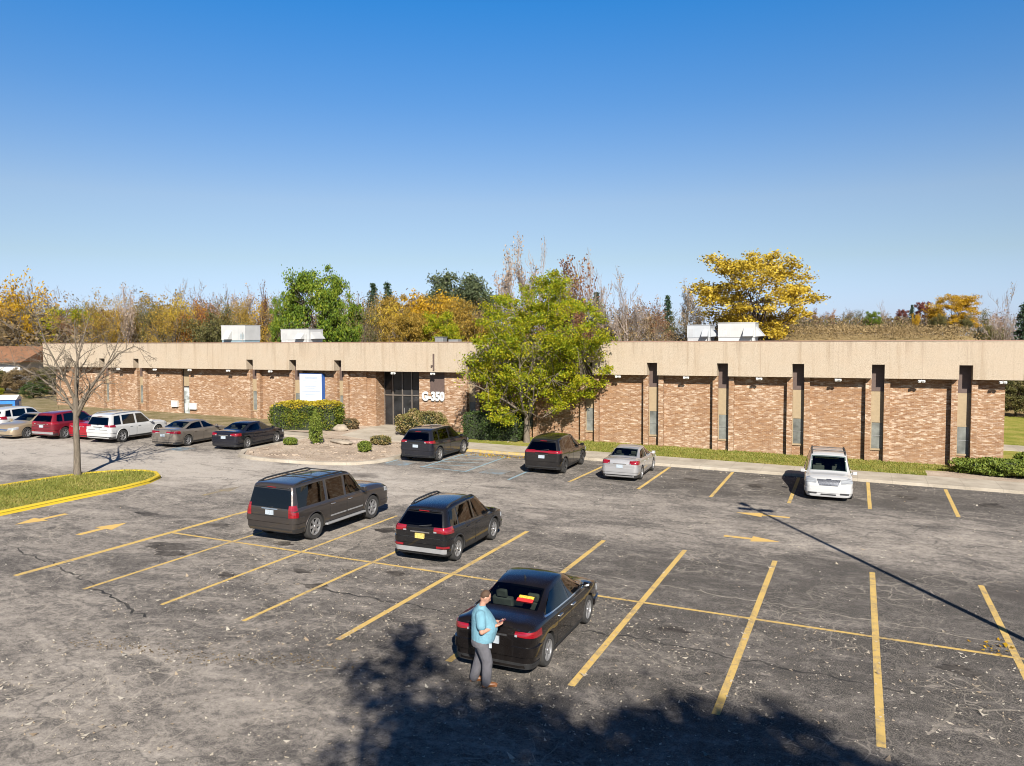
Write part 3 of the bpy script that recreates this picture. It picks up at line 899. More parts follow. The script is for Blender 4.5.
        if face:
            g = [[((L, y, z), (-1, 0, 0)) for y in (-.10, 0, .10)] for z in (.50*H, .50*H+.03)]
            c.put('badge', g, M['chrome'], root, .022)
            for sd in (1, -1):
                MB().tube([(keys[-5][0]+.10, sd*.12, 0), (keys[-5][0]+.05, sd*.5, 0)], .01, 5)
    if antenna:
        x = -.12*L
        MB().tube([(x, 0, c.ztop(x)), (x-.05, 0, c.ztop(x)+.10)], [.03, .008], 6).build('antenna', M['blackplastic'], root)
    root['_car'] = 1
    del root['_car']
    return root, c
M['grille'] = plain('grey_mesh_grille', (.085,.09,.105), .4, .5, var=.45, scale=22)

C_ = lambda n, c, **k: paint(n, c, **k)
P_brown = C_('grey_brown_metallic', (.050,.043,.040), metal=.5, rough=.38)
P_black = C_('black_gloss', (.006,.006,.007), rough=.25)
P_black2 = C_('black_brown_gloss', (.005,.004,.004), rough=.25)
P_navy = C_('blue_black_gloss', (.007,.008,.013), rough=.25)
P_char = C_('charcoal_gloss', (.008,.0075,.008), rough=.3)
P_silver = C_('silver_metallic', (.36,.355,.36), metal=.55, rough=.4)
P_white = C_('white_gloss', (.37,.37,.37), rough=.4)
P_taupe = C_('grey_beige_metallic', (.19,.165,.14), metal=.5, rough=.4)
P_red = C_('deep_red_gloss', (.11,.007,.015), rough=.3)
P_red2 = C_('bright_red_gloss', (.22,.006,.014), rough=.3)
P_gold = C_('gold_beige_metallic', (.34,.27,.185), metal=.5, rough=.4)

cars = {}
cars['xl'] = make_car('large grey-brown estate-length SUV with roof rails parked across the middle stalls', 'SUV', 'parked_suv', 'xl', 5.65, 2.01, 1.95, 3.36, .43, P_brown, (-17.40, 23.05), 90, axle=-.08,
    tail='tall', tailz=(.455, .655), rails='black', roofbars=True, spokes=6, bumper=None, mirror=None, antenna=True)
cars['esc'] = make_car('small black SUV with yellow plate and silver bumper trim, beside the grey-brown SUV', 'SUV', 'parked_suv', 'suv', 4.45, 1.84, 1.69, 2.72, .365, P_black, (-11.98, 22.62), 91.5, axle=-.13,
    tailz=(.545, .665), rails='black', trim='greyplastic', plate='plate_y', spokes=7, cladding=True)
cars['cruze'] = make_car('black sedan with a red and yellow rear-window sticker, in front of the man', 'sedan', 'parked_sedan', 'sedan', 4.62, 1.82, 1.49, 2.72, .335, P_black2, (-6.70, 16.55), 90.5, axle=-.10,
    tailz=(.545, .64), spokes=5, chrome_line=True, plate='plate', tail_in=.50, tail_side=.30, antenna=True)
cars['trav'] = make_car('blue-black SUV parked beside the blue accessible lines by the entrance', 'SUV', 'parked_suv', 'suv', 5.0, 1.97, 1.78, 3.05, .385, P_navy, (-21.75, 39.2), 92,
    tailz=(.575, .66), spokes=5, rails=False)
cars['dur'] = make_car('black SUV with a full-width red light bar, nose to the sidewalk under the leafy tree', 'SUV', 'parked_suv', 'suv', 4.95, 1.93, 1.80, 3.04, .39, P_char, (-14.40, 38.85), 92, axle=-.08,
    tail='bar', tailz=(.595, .665), spokes=5, rimmat='blackplastic')
cars['silv'] = make_car('silver sedan parked nose to the sidewalk next to the black SUV', 'sedan', 'parked_sedan', 'sedan', 4.75, 1.79, 1.46, 2.78, .33, P_silver, (-10.45, 38.75), 92.5,
    tailz=(.54, .68), spokes=7, tail_in=.55, plate='plate')
cars['van'] = make_car('white minivan facing the camera, backed up to the sidewalk', 'minivan', 'parked_minivan', 'van', 5.14, 1.97, 1.76, 3.08, .35, P_white, (-1.25, 38.55), -87,
    tailz=(.50, .72), rails='black', roofbars=True, spokes=6, face=True, mirror=P_white)
cars['fus'] = make_car('blue-black sedan parked beside the gravel planting bed', 'sedan', 'parked_sedan', 'sedan', 4.87, 1.86, 1.48, 2.85, .34, P_navy, (-33.85, 37.75), 95,
    tailz=(.54, .66), spokes=7)
cars['tan'] = make_car('grey-beige older sedan parked next to the blue-black sedan', 'sedan', 'parked_sedan', 'sedan', 5.0, 1.87, 1.45, 2.85, .33, P_taupe, (-37.65, 36.95), 95,
    tailz=(.545, .66), spokes=7, tail_in=.25)
cars['jeep'] = make_car('white SUV with dark windows parked between the bare tree and the grey-beige sedan', 'SUV', 'parked_suv', 'jeep', 4.85, 1.95, 1.77, 2.92, .39, P_white, (-42.25, 36.25), 95,
    tailz=(.55, .635), rails=True, spokes=5)
cars['red2'] = make_car('bright red sedan squeezed between the dark red SUV and the white SUV', 'sedan', 'parked_sedan', 'sedan', 4.4, 1.72, 1.45, 2.6, .32, P_red2, (-44.62, 36.55), 95,
    tailz=(.54, .66), spokes=5)
cars['red'] = make_car('dark red SUV parked behind the bare tree trunk', 'SUV', 'parked_suv', 'suv', 4.52, 1.84, 1.68, 2.70, .365, P_red, (-46.62, 35.65), 95,
    tailz=(.545, .665), trim='greyplastic', spokes=7, rails=False)
cars['gold'] = make_car('gold-beige sedan facing out beside the dark red SUV', 'sedan', 'parked_sedan', 'sedan', 4.8, 1.83, 1.45, 2.78, .33, P_gold, (-48.85, 34.75), -84,
    tailz=(.54, .66), spokes=7)
cars['whit'] = make_car('white hatchback behind the gold-beige sedan at the left edge', 'hatchback', 'parked_hatchback', 'suv', 4.4, 1.82, 1.60, 2.62, .34, P_white, (-52.3, 36.2), 95,
    tailz=(.55, .68), spokes=5)
# sticker on the black sedan's rear window
root, c = cars['cruze']
k3, k4 = c.key[3], c.key[4]
def rw_patch(nm, y0, y1, t0, t1, mat, off):
    g = []
    for k in range(3):
        t = t0+(t1-t0)*k/2; x = k3[1]+(k4[1]-k3[1])*t; z = k3[3]+(k4[3]-k3[3])*t
        g.append([((x-3, y0+(y1-y0)*i/5, z+2.72), (1, 0, -.9)) for i in range(6)])
    return c.put(nm, g, mat, root, off)
rw_patch('sticker', -.46, -.10, .34, .45, plain('sticker_red', (.36,.02,.02), .5), .013)
s2 = rw_patch('sticker', -.45, -.12, .46, .55, plain('sticker_yellow', (.48,.32,.04), .5, var=.5, scale=25), .013)
# ================================================================== the setting: ground, lot, paint, kerbs
def struct(name, mb, mat, **k):
    o = mb.build(name, mat, None, **k); o['kind'] = 'structure'; return o

def gridsheet(xs, ys, zf):
    mb = MB(); n = len(ys)
    vs = [(x, y, zf(x, y)) for x in xs for y in ys]
    fs = [(i*n+j, (i+1)*n+j, (i+1)*n+j+1, i*n+j+1) for i in range(len(xs)-1) for j in range(n-1)]
    return mb.add(vs, fs)

def hillz(x, y):
    # the dry field rises gently behind the right wing
    a = max(0., min(1., (x+34)/22.)); a = a*a*(3-2*a)
    e = max(0., min(1., (x-.14*y+3.6)/3.)); a *= 1-e*e*(3-2*e)
    c = max(0., min(1., (y-62)/38.)); c = c*c*(3-2*c)
    d = max(0., min(1., (y-60)/120.))
    return 7.4*a*c + .6*d

def ground_z(x, y): return gz(x) + hillz(x, y)
xs = [-900,-500,-300,-200,-150,-120,-100,-85,-75,-60,-45,-35,-28,-22,-16,-10,-4,0,3,5,6,7,8,9,10,11,12,13,14,15,16,18,21,25,40,70,120,250,600]
ys = [-300,-100,-40,0,30,50,58,64,70,76,82,88,94,100,110,130,160,200,300,500,900]
struct('ground', gridsheet(xs, ys, lambda x, y: ground_z(x, y)-.02), M['field'], smooth=60)
struct('parking_lot', gridsheet([-75, -50, -25, 0, 25], [-40, -10, 10, 30, 43.0], lambda x, y: gz(x)), M['asphalt'])
def verge_mat():
    t = NT('verge_grass'); P = t.pos(); a = t.noise(P, .9, 6, .7); b = t.noise(P, 7, 5, .75)
    t.base(t.ramp(t.math('ADD', t.math('MULTIPLY', a, .6), t.math('MULTIPLY', b, .45)), [(.38, (.075,.075,.025)), (.52, (.17,.14,.075)), (.68, (.27,.215,.14))])); t.set(Roughness=.95, Specular_IOR_Level=.1); t.bump(b, .8, .08); return t.m
# lawn round the building
struct('verge', gridsheet([-75, -55, -32.4], [41.9, 45, 49, 62], lambda x, y: gz(x)+(.03 if y < 43 else .12)), verge_mat())
struct('lawn', gridsheet([-32.39, -10, 8, 25], [41.9, 45, 49, 62], lambda x, y: gz(x)+(.03 if y < 43 else .12)), M['lawn'])
struct('lawn_field', gridsheet([8, 9, 10, 11, 12, 13, 14, 15, 16, 18, 21, 25, 40], [62.001, 64, 70, 76, 84], lambda x, y: ground_z(x, y)+.05 + (.05 if y < 63 else 0)), M['lawn'])

def sheet(poly, dz): 
    mb = MB(); vs = [(x, y, gz(x)+dz) for x, y in poly]
    mb.add(vs, [tuple(range(len(vs)))]); return mb
def stroke(mb, x0, y0, x1, y1, w, dz):
    d = Vector((x1-x0, y1-y0, 0)); d.normalize(); n = Vector((-d.y, d.x, 0))*w/2
    pts = [(x0+n.x, y0+n.y), (x0-n.x, y0-n.y), (x1-n.x, y1-n.y), (x1+n.x, y1+n.y)]
    mb.add([(x, y, gz(x)+dz) for x, y in pts], [(0, 1, 2, 3)]); return mb

lm = MB()
stall_x = [-21.3, -18.61, -15.84, -13.23, -10.54, -7.76, -5.05, -2.28, .45, 3.23, 5.95]
for i, x in enumerate(stall_x):
    stroke(lm, x, 14.41, x, 25.45, .20 if i == 0 else (.115 if i < 4 else .15), .004)
for x0, x1, y0, y1 in [(-12.42, -12.30, 35.1, 41.7), (-9.05, -9.1, 34.9, 41.65), (-5.78, -5.86, 34.6, 41.65), (-2.6, -2.66, 34.8, 41.6), (.49, .47, 35.1, 41.75), (3.64, 3.74, 35.1, 41.6), (6.9, 6.95, 35.0, 41.6)]:
    stroke(lm, x0, y0, x1, y1, .15, .004)
struct('stall_lines', lm, M['yellow'])
cm = MB(); stroke(cm, -21.3, 19.84, 4.2, 19.84, .115, .008); struct('cross_line', cm, M['yellow'])

def arrow(x0, y0, x1, y1, mat):
    d = Vector((x1-x0, y1-y0, 0)); L = d.length; d.normalize(); n = Vector((-d.y, d.x, 0))
    prof = [(0, .12), (L*.50, .12), (L*.50, .40), (L, 0), (L*.50, -.40), (L*.50, -.12), (0, -.12)]
    vs = [Vector((x0, y0, 0)) + d*a + n*b for a, b in prof]
    mb = MB(); mb.add([(v.x, v.y, gz(v.x)+.005) for v in vs], [(0, 1, 5, 6), (2, 4, 3), (1, 2, 4, 5)][:1] + [(2, 3, 4)])
    return struct('painted_arrow', mb, mat)
arrow(-26.85, 20.20, -26.9, 18.25, M['yellow_arrow'])
arrow(-23.75, 18.25, -23.75, 20.2, M['yellow_arrow'])
arrow(-2.35, 31.95, -4.35, 31.95, M['yellow_arrow'])
arrow(-4.2, 27.93, -2.35, 27.93, M['yellow_arrow'])
arrow(-25.0, 25.0, -25.0, 27.2, M['yellow_faded'])
bm_ = MB()
for a in [(-20.75, 35.65, -18.0, 35.35), (-18.0, 35.3, -18.2, 40.9), (-20.6, 35.7, -20.75, 40.6), (-20.6, 40.5, -18.1, 40.8), (-15.26, 37.0, -15.18, 34.3), (-22.9, 35.7, -22.95, 37.0)]:
    stroke(bm_, *a, .13, .004)
for k in range(4): stroke(bm_, -20.55, 36.5+k*1.15, -18.2, 37.4+k*1.15-.35, .11, .0065)
struct('accessible_lines', bm_, M['blue_paint'])
bp = MB()
for x, y, r in [(-22.2, 36.0, .62), (-16.65, 36.0, .62), (-36.1, 34.5, .60)]:
    pts = [(x-r, y-r), (x+r, y-r), (x+r, y+r), (x-r, y+r)]
    bp.add([(a, b, gz(a)+.004) for a, b in pts], [(0, 1, 2, 3)])
struct('accessible_symbol', bp, worn_paint('blue_symbol_paint', (.16,.24,.30), (.17,.148,.123), .46))

def kerb(path, w, h, mat, name, closed=False, flip=1):
    """a kerb with a rounded top running along path, w to the left"""
    n = len(path); offs = []
    for i in range(n):
        a = Vector(path[i-1 if (i > 0 or closed) else 0]); b = Vector(path[(i+1) % n if (i < n-1 or closed) else n-1])
        d = (b-a).normalized(); offs.append(Vector((-d.y, d.x))*flip)
    mb = MB(); vs = []; fs = []
    prof = [(0, -.03), (0.02, h*.8), (.05, h), (w, h), (w, -.03)]
    for i, p in enumerate(path):
        for a, z in prof:
            q = Vector(p) + offs[i]*a; vs.append((q.x, q.y, gz(q.x)+z))
    m = len(prof)
    for i in range(n if closed else n-1):
        for k in range(m-1):
            a = i*m+k; b = ((i+1) % n)*m+k; fs.append((a, a+1, b+1, b))
    mb.add(vs, fs)
    return struct(name, mb, mat, smooth=40)

# long filled cracks and oil stains
def wiggle(path, seed, w0=.035, w1=.09, step=.22, amp=.06):
    r = random.Random(seed); mb = MB(); pts = []
    for (x0, y0), (x1, y1) in zip(path, path[1:]):
        n = max(2, int(math.hypot(x1-x0, y1-y0)/step))
        for i in range(n): pts.append((x0+(x1-x0)*i/n+r.gauss(0, amp*.5), y0+(y1-y0)*i/n+r.gauss(0, amp)))
    pts.append(path[-1]); vs = []; fs = []
    for i, p in enumerate(pts):
        q = pts[min(i+1, len(pts)-1)]; o = pts[max(i-1, 0)]; d = Vector((q[0]-o[0], q[1]-o[1])).normalized(); w = r.uniform(w0, w1)/2
        for s_ in (1, -1): vs.append((p[0]-d.y*w*s_, p[1]+d.x*w*s_, gz(p[0])+.0022))
    for i in range(len(pts)-1): fs.append((2*i, 2*i+1, 2*i+3, 2*i+2))
    return mb.add(vs, fs)
M['dust'] = worn_paint('dusty_crack_fill', (.30,.265,.22), (.12,.105,.09), .47)
M['tar'] = worn_paint('tar_crack_fill', (.020,.019,.018), (.10,.088,.075), .54)
M['oil'] = worn_paint('oil_stain_dark', (.024,.020,.017), (.10,.087,.074), .50)
for i, (path, m) in enumerate([([(-9.0, 21.8), (-2, 21.3), (4, 20.6), (12, 20.2)], 'dust'), ([(-31, 30.9), (-22, 30.2), (-12, 29.6), (-2, 29.9), (12, 29.2)], 'dust'), ([(-17, 12.2), (-13, 13.0), (-10.5, 12.6), (-8.8, 13.6)], 'dust'),
     ([(-6.5, 10.8), (-3, 12.0), (0, 12.4), (3, 13.0)], 'dust'), ([(1.2, 15.2), (1.8, 16.6), (3.6, 17.3)], 'dust'), ([(-24, 16.2), (-20, 15.2), (-15.5, 13.6)], 'tar'), ([(-14, 17.2), (-9, 17.0), (-4.5, 17.4), (1, 16.9)], 'tar')]):
    struct('filled_crack', wiggle(path, i+3), M[m])
def blotch(x, y, rx, ry, seed, m):
    r = random.Random(seed); n = 26; ph = [r.uniform(0, 6.28) for _ in range(4)]; mb = MB()
    vs = [(x+rx*math.cos(2*PI*k/n)*(1+.25*math.sin(3*2*PI*k/n+ph[0])+.15*math.sin(7*2*PI*k/n+ph[1])+r.gauss(0, .05)), y+ry*math.sin(2*PI*k/n)*(1+.25*math.sin(2*2*PI*k/n+ph[2])+.15*math.sin(5*2*PI*k/n+ph[3])), 0) for k in range(n)]
    mb.add([(a, b, gz(a)+.0030) for a, b, _ in vs], [tuple(range(n))]); struct('oil_stain', mb, M[m])
for i, (x, y, rx, ry) in enumerate([(-24.2, 21.5, .55, .28), (-20.0, 18.5, .85, .35), (-19.3, 17.9, .5, .3), (-16.2, 17.0, .28, .2), (-14.6, 18.2, .3, .2), (-13.3, 17.3, .34, .22), (-12.0, 19.2, .3, .22), (-17.0, 20.4, .35, .2), (-8.8, 20.2, .4, .3), (-3.9, 18.3, .35, .25), (2.0, 18.6, .4, .26), (-20.6, 21.4, .4, .22), (-15.0, 23.4, .4, .3), (-1.0, 38.0, .5, .4), (2.0, 38.5, .45, .5), (-4.3, 38.2, .4, .5), (-7.4, 38.4, .5, .5), (5.2, 38.3, .5, .5)]):
    blotch(x, y, rx, ry, i, 'oil')

# sidewalk in front of the building (its front edge is the kerb)
def slab(poly, h, mat, name):
    mb = MB(); mb.prism(poly, lambda x: gz(x)-.05, lambda x: gz(x)+h); return struct(name, mb, mat, bevel=.015)
slab([(-16.6, 41.85), (14, 41.85), (14, 44.45), (-16.6, 44.45)], .14, M['concrete'], 'sidewalk')
slab([(-23.5, 41.85), (-16.6, 41.85), (-16.6, 44.45), (-23.5, 44.45)], .139, M['concrete'], 'sidewalk')
kerb([(-22.4, 41.55), (-20.9, 41.60), (-16.62, 41.60)], .24, .144, M['kerb_yellow_worn'], 'kerb')
slab([(-75, 41.85), (-32.4, 41.85), (-32.4, 43.3), (-75, 43.3)], .14, M['concrete'], 'sidewalk')
slab([(-31.3, 43.4), (-28.3, 42.3), (-26.0, 42.6), (-23.5, 42.6), (-23.5, 44.45), (-26.6, 45.4), (-28.3, 48.2), (-28.35, 50.1), (-32.2, 50.1), (-32.2, 47.8)], .142, M['concrete'], 'entrance_walk')
# planting bed
bed = [(-32.35, 41.8), (-32.15, 38.0), (-31.9, 35.35), (-30.9, 34.0), (-29.6, 33.62), (-28.2, 33.6), (-26.9, 33.72), (-25.3, 34.05), (-24.2, 34.6), (-23.55, 35.6), (-23.4, 36.8), (-23.55, 38.5), (-24.0, 40.2), (-24.2, 41.7)]
kerb(bed, .32, .15, M['concrete'], 'kerb', flip=-1)
inner = [(x*.97-.84+(.05 if x > -28 else 0), 38.3+(y-38.3)*.94) for x, y in bed]
mb = MB(); mb.add([(x, y, gz(x)+.10) for x, y in [(p[0], p[1]) for p in bed]] + [(-28.3, 42.35, gz(-28)+.10), (-31.3, 43.4, gz(-31)+.1)], [tuple(range(len(bed)+2))])
struct('planting_bed', mb, M['gravel'])
mb = MB(); mb.add([(x, y, gz(x)+.123) for x, y in [(-32.39, 41.86), (-23.4, 41.86), (-23.4, 47.0), (-28, 48.88), (-32.39, 48.88)]], [(0, 1, 2, 3, 4)]); struct('planting_bed', mb, M['gravel'])
mb = MB(); mb.add([(x, y, gz(x)+.126) for x, y in [(-37.8, 43.8), (-32.25, 43.5), (-32.25, 47.6), (-32.4, 48.8), (-37.8, 48.8)]], [(0, 1, 2, 3, 4)])
struct('planting_bed', mb, M['gravel'])
rg_ = random.Random(3); rk = MB()
for _ in range(900):
    x, y = rg_.uniform(-32, -23.8), rg_.uniform(34.1, 42)
    if x > -24.3 and y > 39 or (x < -31 and y < 35.5) or (x > -25 and y < 35): continue
    q = rg_.uniform(.02, .07) if rg_.random() < .97 else rg_.uniform(.10, .18)
    rk.ell((x, y, gz(x)+.10+q*.25), q*rg_.uniform(.8, 1.4), q*rg_.uniform(.7, 1.1), q*.6, 6, 4)
o = rk.build('bed_stones', plain('bed_stone', (.215,.17,.13), .9, var=.45, scale=1.2), None); o['kind'] = 'stuff'; tag(o, 'loose stones strewn over the gravel bed', 'stones')
# grass island with yellow kerb
isl = [(-28.6, -20), (-28.6, 10), (-28.62, 19), (-28.75, 22.3), (-28.75, 24.3), (-29.0, 25.9), (-29.6, 27.1), (-30.5, 27.75), (-31.4, 27.85), (-32.3, 27.45), (-33.0, 26.5), (-33.5, 25.0), (-33.7, 23.0), (-33.75, 10), (-33.75, -20)]
kerb(isl, .20, .16, M['kerb_yellow'], 'kerb')
mb = MB(); mb.add([(x, y, gz(x)+.11) for x, y in isl], [tuple(range(len(isl)))]); struct('island_lawn', mb, M['lawn'])
# far walk past the right end of the building
slab([(7.95, 57.4), (26, 56.2), (26, 58.4), (8.3, 60.6)], .15, M['concrete'], 'path')
mb = MB(); mb.add([(x, y, gz(x)+.128) for x, y in [(3.2, 44.46), (13.5, 44.46), (13.5, 46.3), (10.5, 47.8), (8.2, 47.2), (3.2, 46.3)]], [tuple(range(6))]); struct('planting_bed', mb, M['gravel'])

# ================================================================== the office building
YF, YW, ZT, ZS, ZN = 48.19, 48.90, 6.83, 4.74, 5.50
XL, XR = -65.8, 7.07
BACK = 76.0
bld = thing('office_building', 'long single-storey brick office building with a pale pebbled fascia band', 'building', (-29, YW, 0))
OB = lambda mb, name, mat, par=None, **k: _ob(mb, name, mat, par, **k)
def _ob(mb, name, mat, par=None, **k):
    # geometry is written in world coordinates; children of the building are shifted into its space
    if par is None or par is bld:
        mb.v = [(x+29, y-YW, z) for x, y, z in mb.v]
        return mb.build(name, mat, bld, **k)
    mb.v = [(x+29, y-YW, z) for x, y, z in mb.v]
    return mb.build(name, mat, par, **k)

ENT0, ENT1, EDEP = -32.1, -28.5, 1.15
DOOR0, DOOR1 = -50.86, -50.05
zb = lambda x: gz(x)-.3
w = MB()
def wallbox(x0, x1, y0, y1, z1): w.box(x0, x1, y0, y1, gz(x1)-.5, z1)
wallbox(XL, DOOR0, YW, YW+.35, ZS+1.2); wallbox(DOOR1, ENT0, YW, YW+.35, ZS+1.2); wallbox(ENT1, XR, YW, YW+.35, ZS+1.2)
w.box(DOOR0, DOOR1, YW+.35, YW+.5, .3, ZS+1.2)
w.box(ENT0-.3, ENT0, YW+.352, YW+EDEP+.3, -.2, ZS+.4); w.box(ENT1, ENT1+.3, YW+.352, YW+EDEP+.3, -.2, ZS+.4)
w.box(XR-.35, XR, YW+.352, BACK, -.8, ZS+1.2); w.box(XL, XL+.35, YW+.352, BACK, -.2, ZS+1.2); w.box(XL+.352, XR-.352, BACK-.35, BACK, -.8, ZS+1.2)
OB(w, 'wall', M['brick'])
# brick panel steps beside the entrance
st = MB(); st.box(-34.9, -32.85, YW-.10, YW-.002, -.1, ZS-.005); OB(st, 'brick_panel', M['brick'])
st = MB(); st.box(-26.38, -24.85, YW-.16, YW-.002, -.1, ZS-.005); OB(st, 'brick_panel', M['brick'])

notch = [5.17, .95, -3.21, -7.44, -11.67, -15.81, -20.02, -24.23, -34.92, -38.99, -43.10, -55.15, -59.13, -63.03]
NW = .64
# fascia: continuous top band, lower band between the notches, returns at both ends
f = MB()
FX0, FX1 = XL-.62, XR+.70
f.box(FX0, FX1, YF, YW-.003, ZN, ZT-.05)
edges = [FX0] + sorted([n-NW/2 for n in notch] + [n+NW/2 for n in notch]) + [FX1]
for a, b in zip(edges[0::2], edges[1::2]): f.box(a, b, YF, YW-.003, ZS, ZN)
f.box(XR+.003, FX1, YW-.003, BACK+.6, ZS, ZT-.05); f.box(FX0, XL-.003, YW-.003, BACK+.6, ZS, ZT-.05)
f.box(XL-.003, XR+.003, BACK+.003, BACK+.6, ZS, ZT-.05)
OB(f, 'fascia', M['stucco'])
cop = MB(); cop.box(FX0-.03, FX1+.03, YF-.03, YF+.35, ZT-.048, ZT); cop.box(FX1-.32, FX1+.03, YF+.352, BACK+.6, ZT-.048, ZT); cop.box(FX0-.03, FX0+.32, YF+.352, BACK+.6, ZT-.048, ZT)
OB(cop, 'coping', plain('coping_metal', (.27,.17,.125), .5, .2))
rf = MB(); rf.box(XL+.1, XR-.1, YF+.36, BACK, ZS+1.25, ZT-.14); OB(rf, 'roof', plain('roof_gravel', (.19,.17,.15), .95, var=.3, scale=4))
M['panel_tan'] = plain('tan_panel', (.25,.19,.115), .7, var=.08)
M['frame_dark'] = plain('dark_bronze', (.045,.033,.026), .5, var=.2)
M['alu'] = plain('pale_aluminium', (.26,.26,.25), .4, .5, var=.1)
M['winglass'] = glass_dark('window_glass', (.125,.13,.12), .12)
M['brownpanel'] = plain('brown_panel', (.075,.050,.042), .65, var=.15)
for n in notch:
    a, b = n-NW/2, n+NW/2
    g0 = gz(n)
    pl = MB(); pl.box(a-.30, a-.002, YW-.33, YW-.002, g0-.3, ZS-.004); OB(pl, 'pier', M['brick'])
    pl = MB(); pl.box(b+.002, b+.30, YW-.33, YW-.002, g0-.3, ZS-.004); OB(pl, 'pier', M['brick'])
    # soffit pocket above each window: a brown sheet paints in the fascia's shade
    pk = MB(); pk.box(a, b, YW-.03, YW-.004, ZS-.75, ZN-.004); OB(pk, 'notch_shade_panel', M['brownpanel'])
    zsill = g0 + .80; zmid = g0 + 2.30
    fr = MB()
    fr.box(a, b, YW-.06, YW-.002, zsill-.10, zsill)               # sill
    fr.box(a, a+.045, YW-.05, YW-.003, zsill, ZS-.76); fr.box(b-.045, b, YW-.05, YW-.003, zsill, ZS-.76)
    fr.box(a+.045, b-.045, YW-.05, YW-.003, zmid-.04, zmid+.03)
    win = OB(fr, 'window', M['panel_tan'])
    tp = MB(); tp.box(a+.047, b-.047, YW-.03, YW-.005, zmid+.032, ZS-.76); OB(tp, 'upper_panel', M['panel_tan'], win)
    pn = MB(); pn.box(a+.047, b-.047, YW-.025, YW-.006, zsill+.004, zmid-.042); OB(pn, 'pane', M['winglass'], win)
    mu = MB(); mu.box(a+.05, b-.05, YW-.045, YW-.027, zsill+.70, zsill+.735); OB(mu, 'mullion', M['alu'], win)
# brick sills below are part of the wall plane; side door in the left wing
dz = gz(-50.4)
d = MB(); d.box(DOOR0+.06, DOOR1-.03, YW+.20, YW+.25, dz+.10, dz+2.25); door = OB(d, 'side_door', plain('door_glass_pale', (.30,.32,.31), .2, var=.6, scale=3))
d = MB(); d.box(DOOR0, DOOR0+.055, YW+.17, YW+.26, dz, ZS); d.box(DOOR1-.028, DOOR1, YW+.17, YW+.26, dz, ZS); d.box(DOOR0+.056, DOOR1-.03, YW+.17, YW+.26, dz+2.26, dz+2.36); OB(d, 'door_frame', M['frame_dark'])
d = MB(); d.box(DOOR0+.06, DOOR1-.03, YW+.20, YW+.25, dz+2.37, ZS); OB(d, 'upper_panel', M['panel_tan'])
d = MB(); d.box(DOOR0+.12, DOOR0+.15, YW+.14, YW+.20, dz+1.0, dz+1.3); OB(d, 'handle', M['alu'], door)
d = MB(); d.box(DOOR0, DOOR1, YF+.02, YW-.004, ZS-.02, ZS-.004)
# entrance
gy = YW+EDEP; ez = gz(-30)+.14
e = MB(); e.box(ENT0+.05, ENT1-.05, gy, gy+.03, ez+.06, ZS-.03); gl = OB(e, 'entrance_glass', M['glass'])
e = MB()
mx_ = [ENT0, -31.35, -30.55, -29.75, -28.95, ENT1]
for x in mx_: e.box(max(ENT0+.002, x-.035), min(ENT1-.002, x+.035), gy-.07, gy-.003, ez, ZS-.02)
for a, b in zip(mx_, mx_[1:]):
    for z in (ez+.002, 2.9, ZS-.10): e.box(a+.037, b-.037, gy-.068, gy-.004, z, z+.075)
OB(e, 'entrance_frame', plain('bronze_mullion', (.20,.17,.145), .4, .5), gl)
for x in (-30.35, -29.95):
    h = MB(); h.tube([(x, gy-.12, ez+.9), (x, gy-.12, ez+1.35)], .02, 8); OB(h, 'handle', M['alu'], gl)
e = MB(); e.box(ENT0+.002, ENT1-.002, YF+.72, gy+.4, ZS+.02, ZS+.08); OB(e, 'soffit', M['brownpanel'])
# dark transom panel beside the entrance and the house number
e = MB(); e.box(-27.58, -26.40, YW-.05, YW-.003, 3.30, ZS-.005); OB(e, 'transom_panel', M['brownpanel'])
cu = bpy.data.curves.new('number_curve', 'FONT'); cu.body = 'G-350'; cu.size = .82; cu.extrude = .035; cu.offset = .045; cu.space_character = 1.02
tmp = bpy.data.objects.new('number_tmp', cu); COL.objects.link(tmp); bpy.context.view_layer.update()
dg = bpy.context.evaluated_depsgraph_get()
me = bpy.data.meshes.new_from_object(tmp.evaluated_get(dg)); bpy.data.objects.remove(tmp)
me.materials.clear(); me.materials.append(M['white'])
xs_ = [v.co.x for v in me.vertices]; wdt = max(xs_)-min(xs_)
hn = link('house_number', me, bld); hn.rotation_euler = (R(90), 0, 0); hn.scale = (1.80/wdt, 1, 1)
hn.location = (-28.22+29-min(xs_)*1.8/wdt, -.10, 2.74); hn['label'] = 'white raised characters reading G-350'
# floodlights under the soffit
def floodlight(x):
    m = MB(); y = YF+.05
    m.tube([(x, y+.05, ZS-.002), (x, y+.05, ZS-.10)], .025, 6)
    for s_ in (-1, 1):
        Mx = Matrix.Translation((x+s_*.10, y-.01, ZS-.13)) @ Matrix.Rotation(R(s_*-22), 4, 'Z') @ Matrix.Rotation(R(28), 4, 'X')
        m.obox(Mx, .15, .13, .11)
    m.box(x-.08, x+.08, y+.02, y+.08, ZS-.13, ZS-.09)
    return OB(m, 'floodlight', M['white'], bevel=.012)
for x in (-13.84, -9.6, -5.36, -1.1, 3.08, 6.87, -49.27, -45.28, -41.14, -30.22, -27.04, -53.06, -57.26, -18.0): floodlight(x)
m = MB(); m.box(-26.96, -26.86, YF-.07, YF-.004, 4.85, 6.0); m.box(-27.1, -27.0, YF-.10, YF-.02, 5.1, 5.22); OB(m, 'conduit', M['brownpanel'])

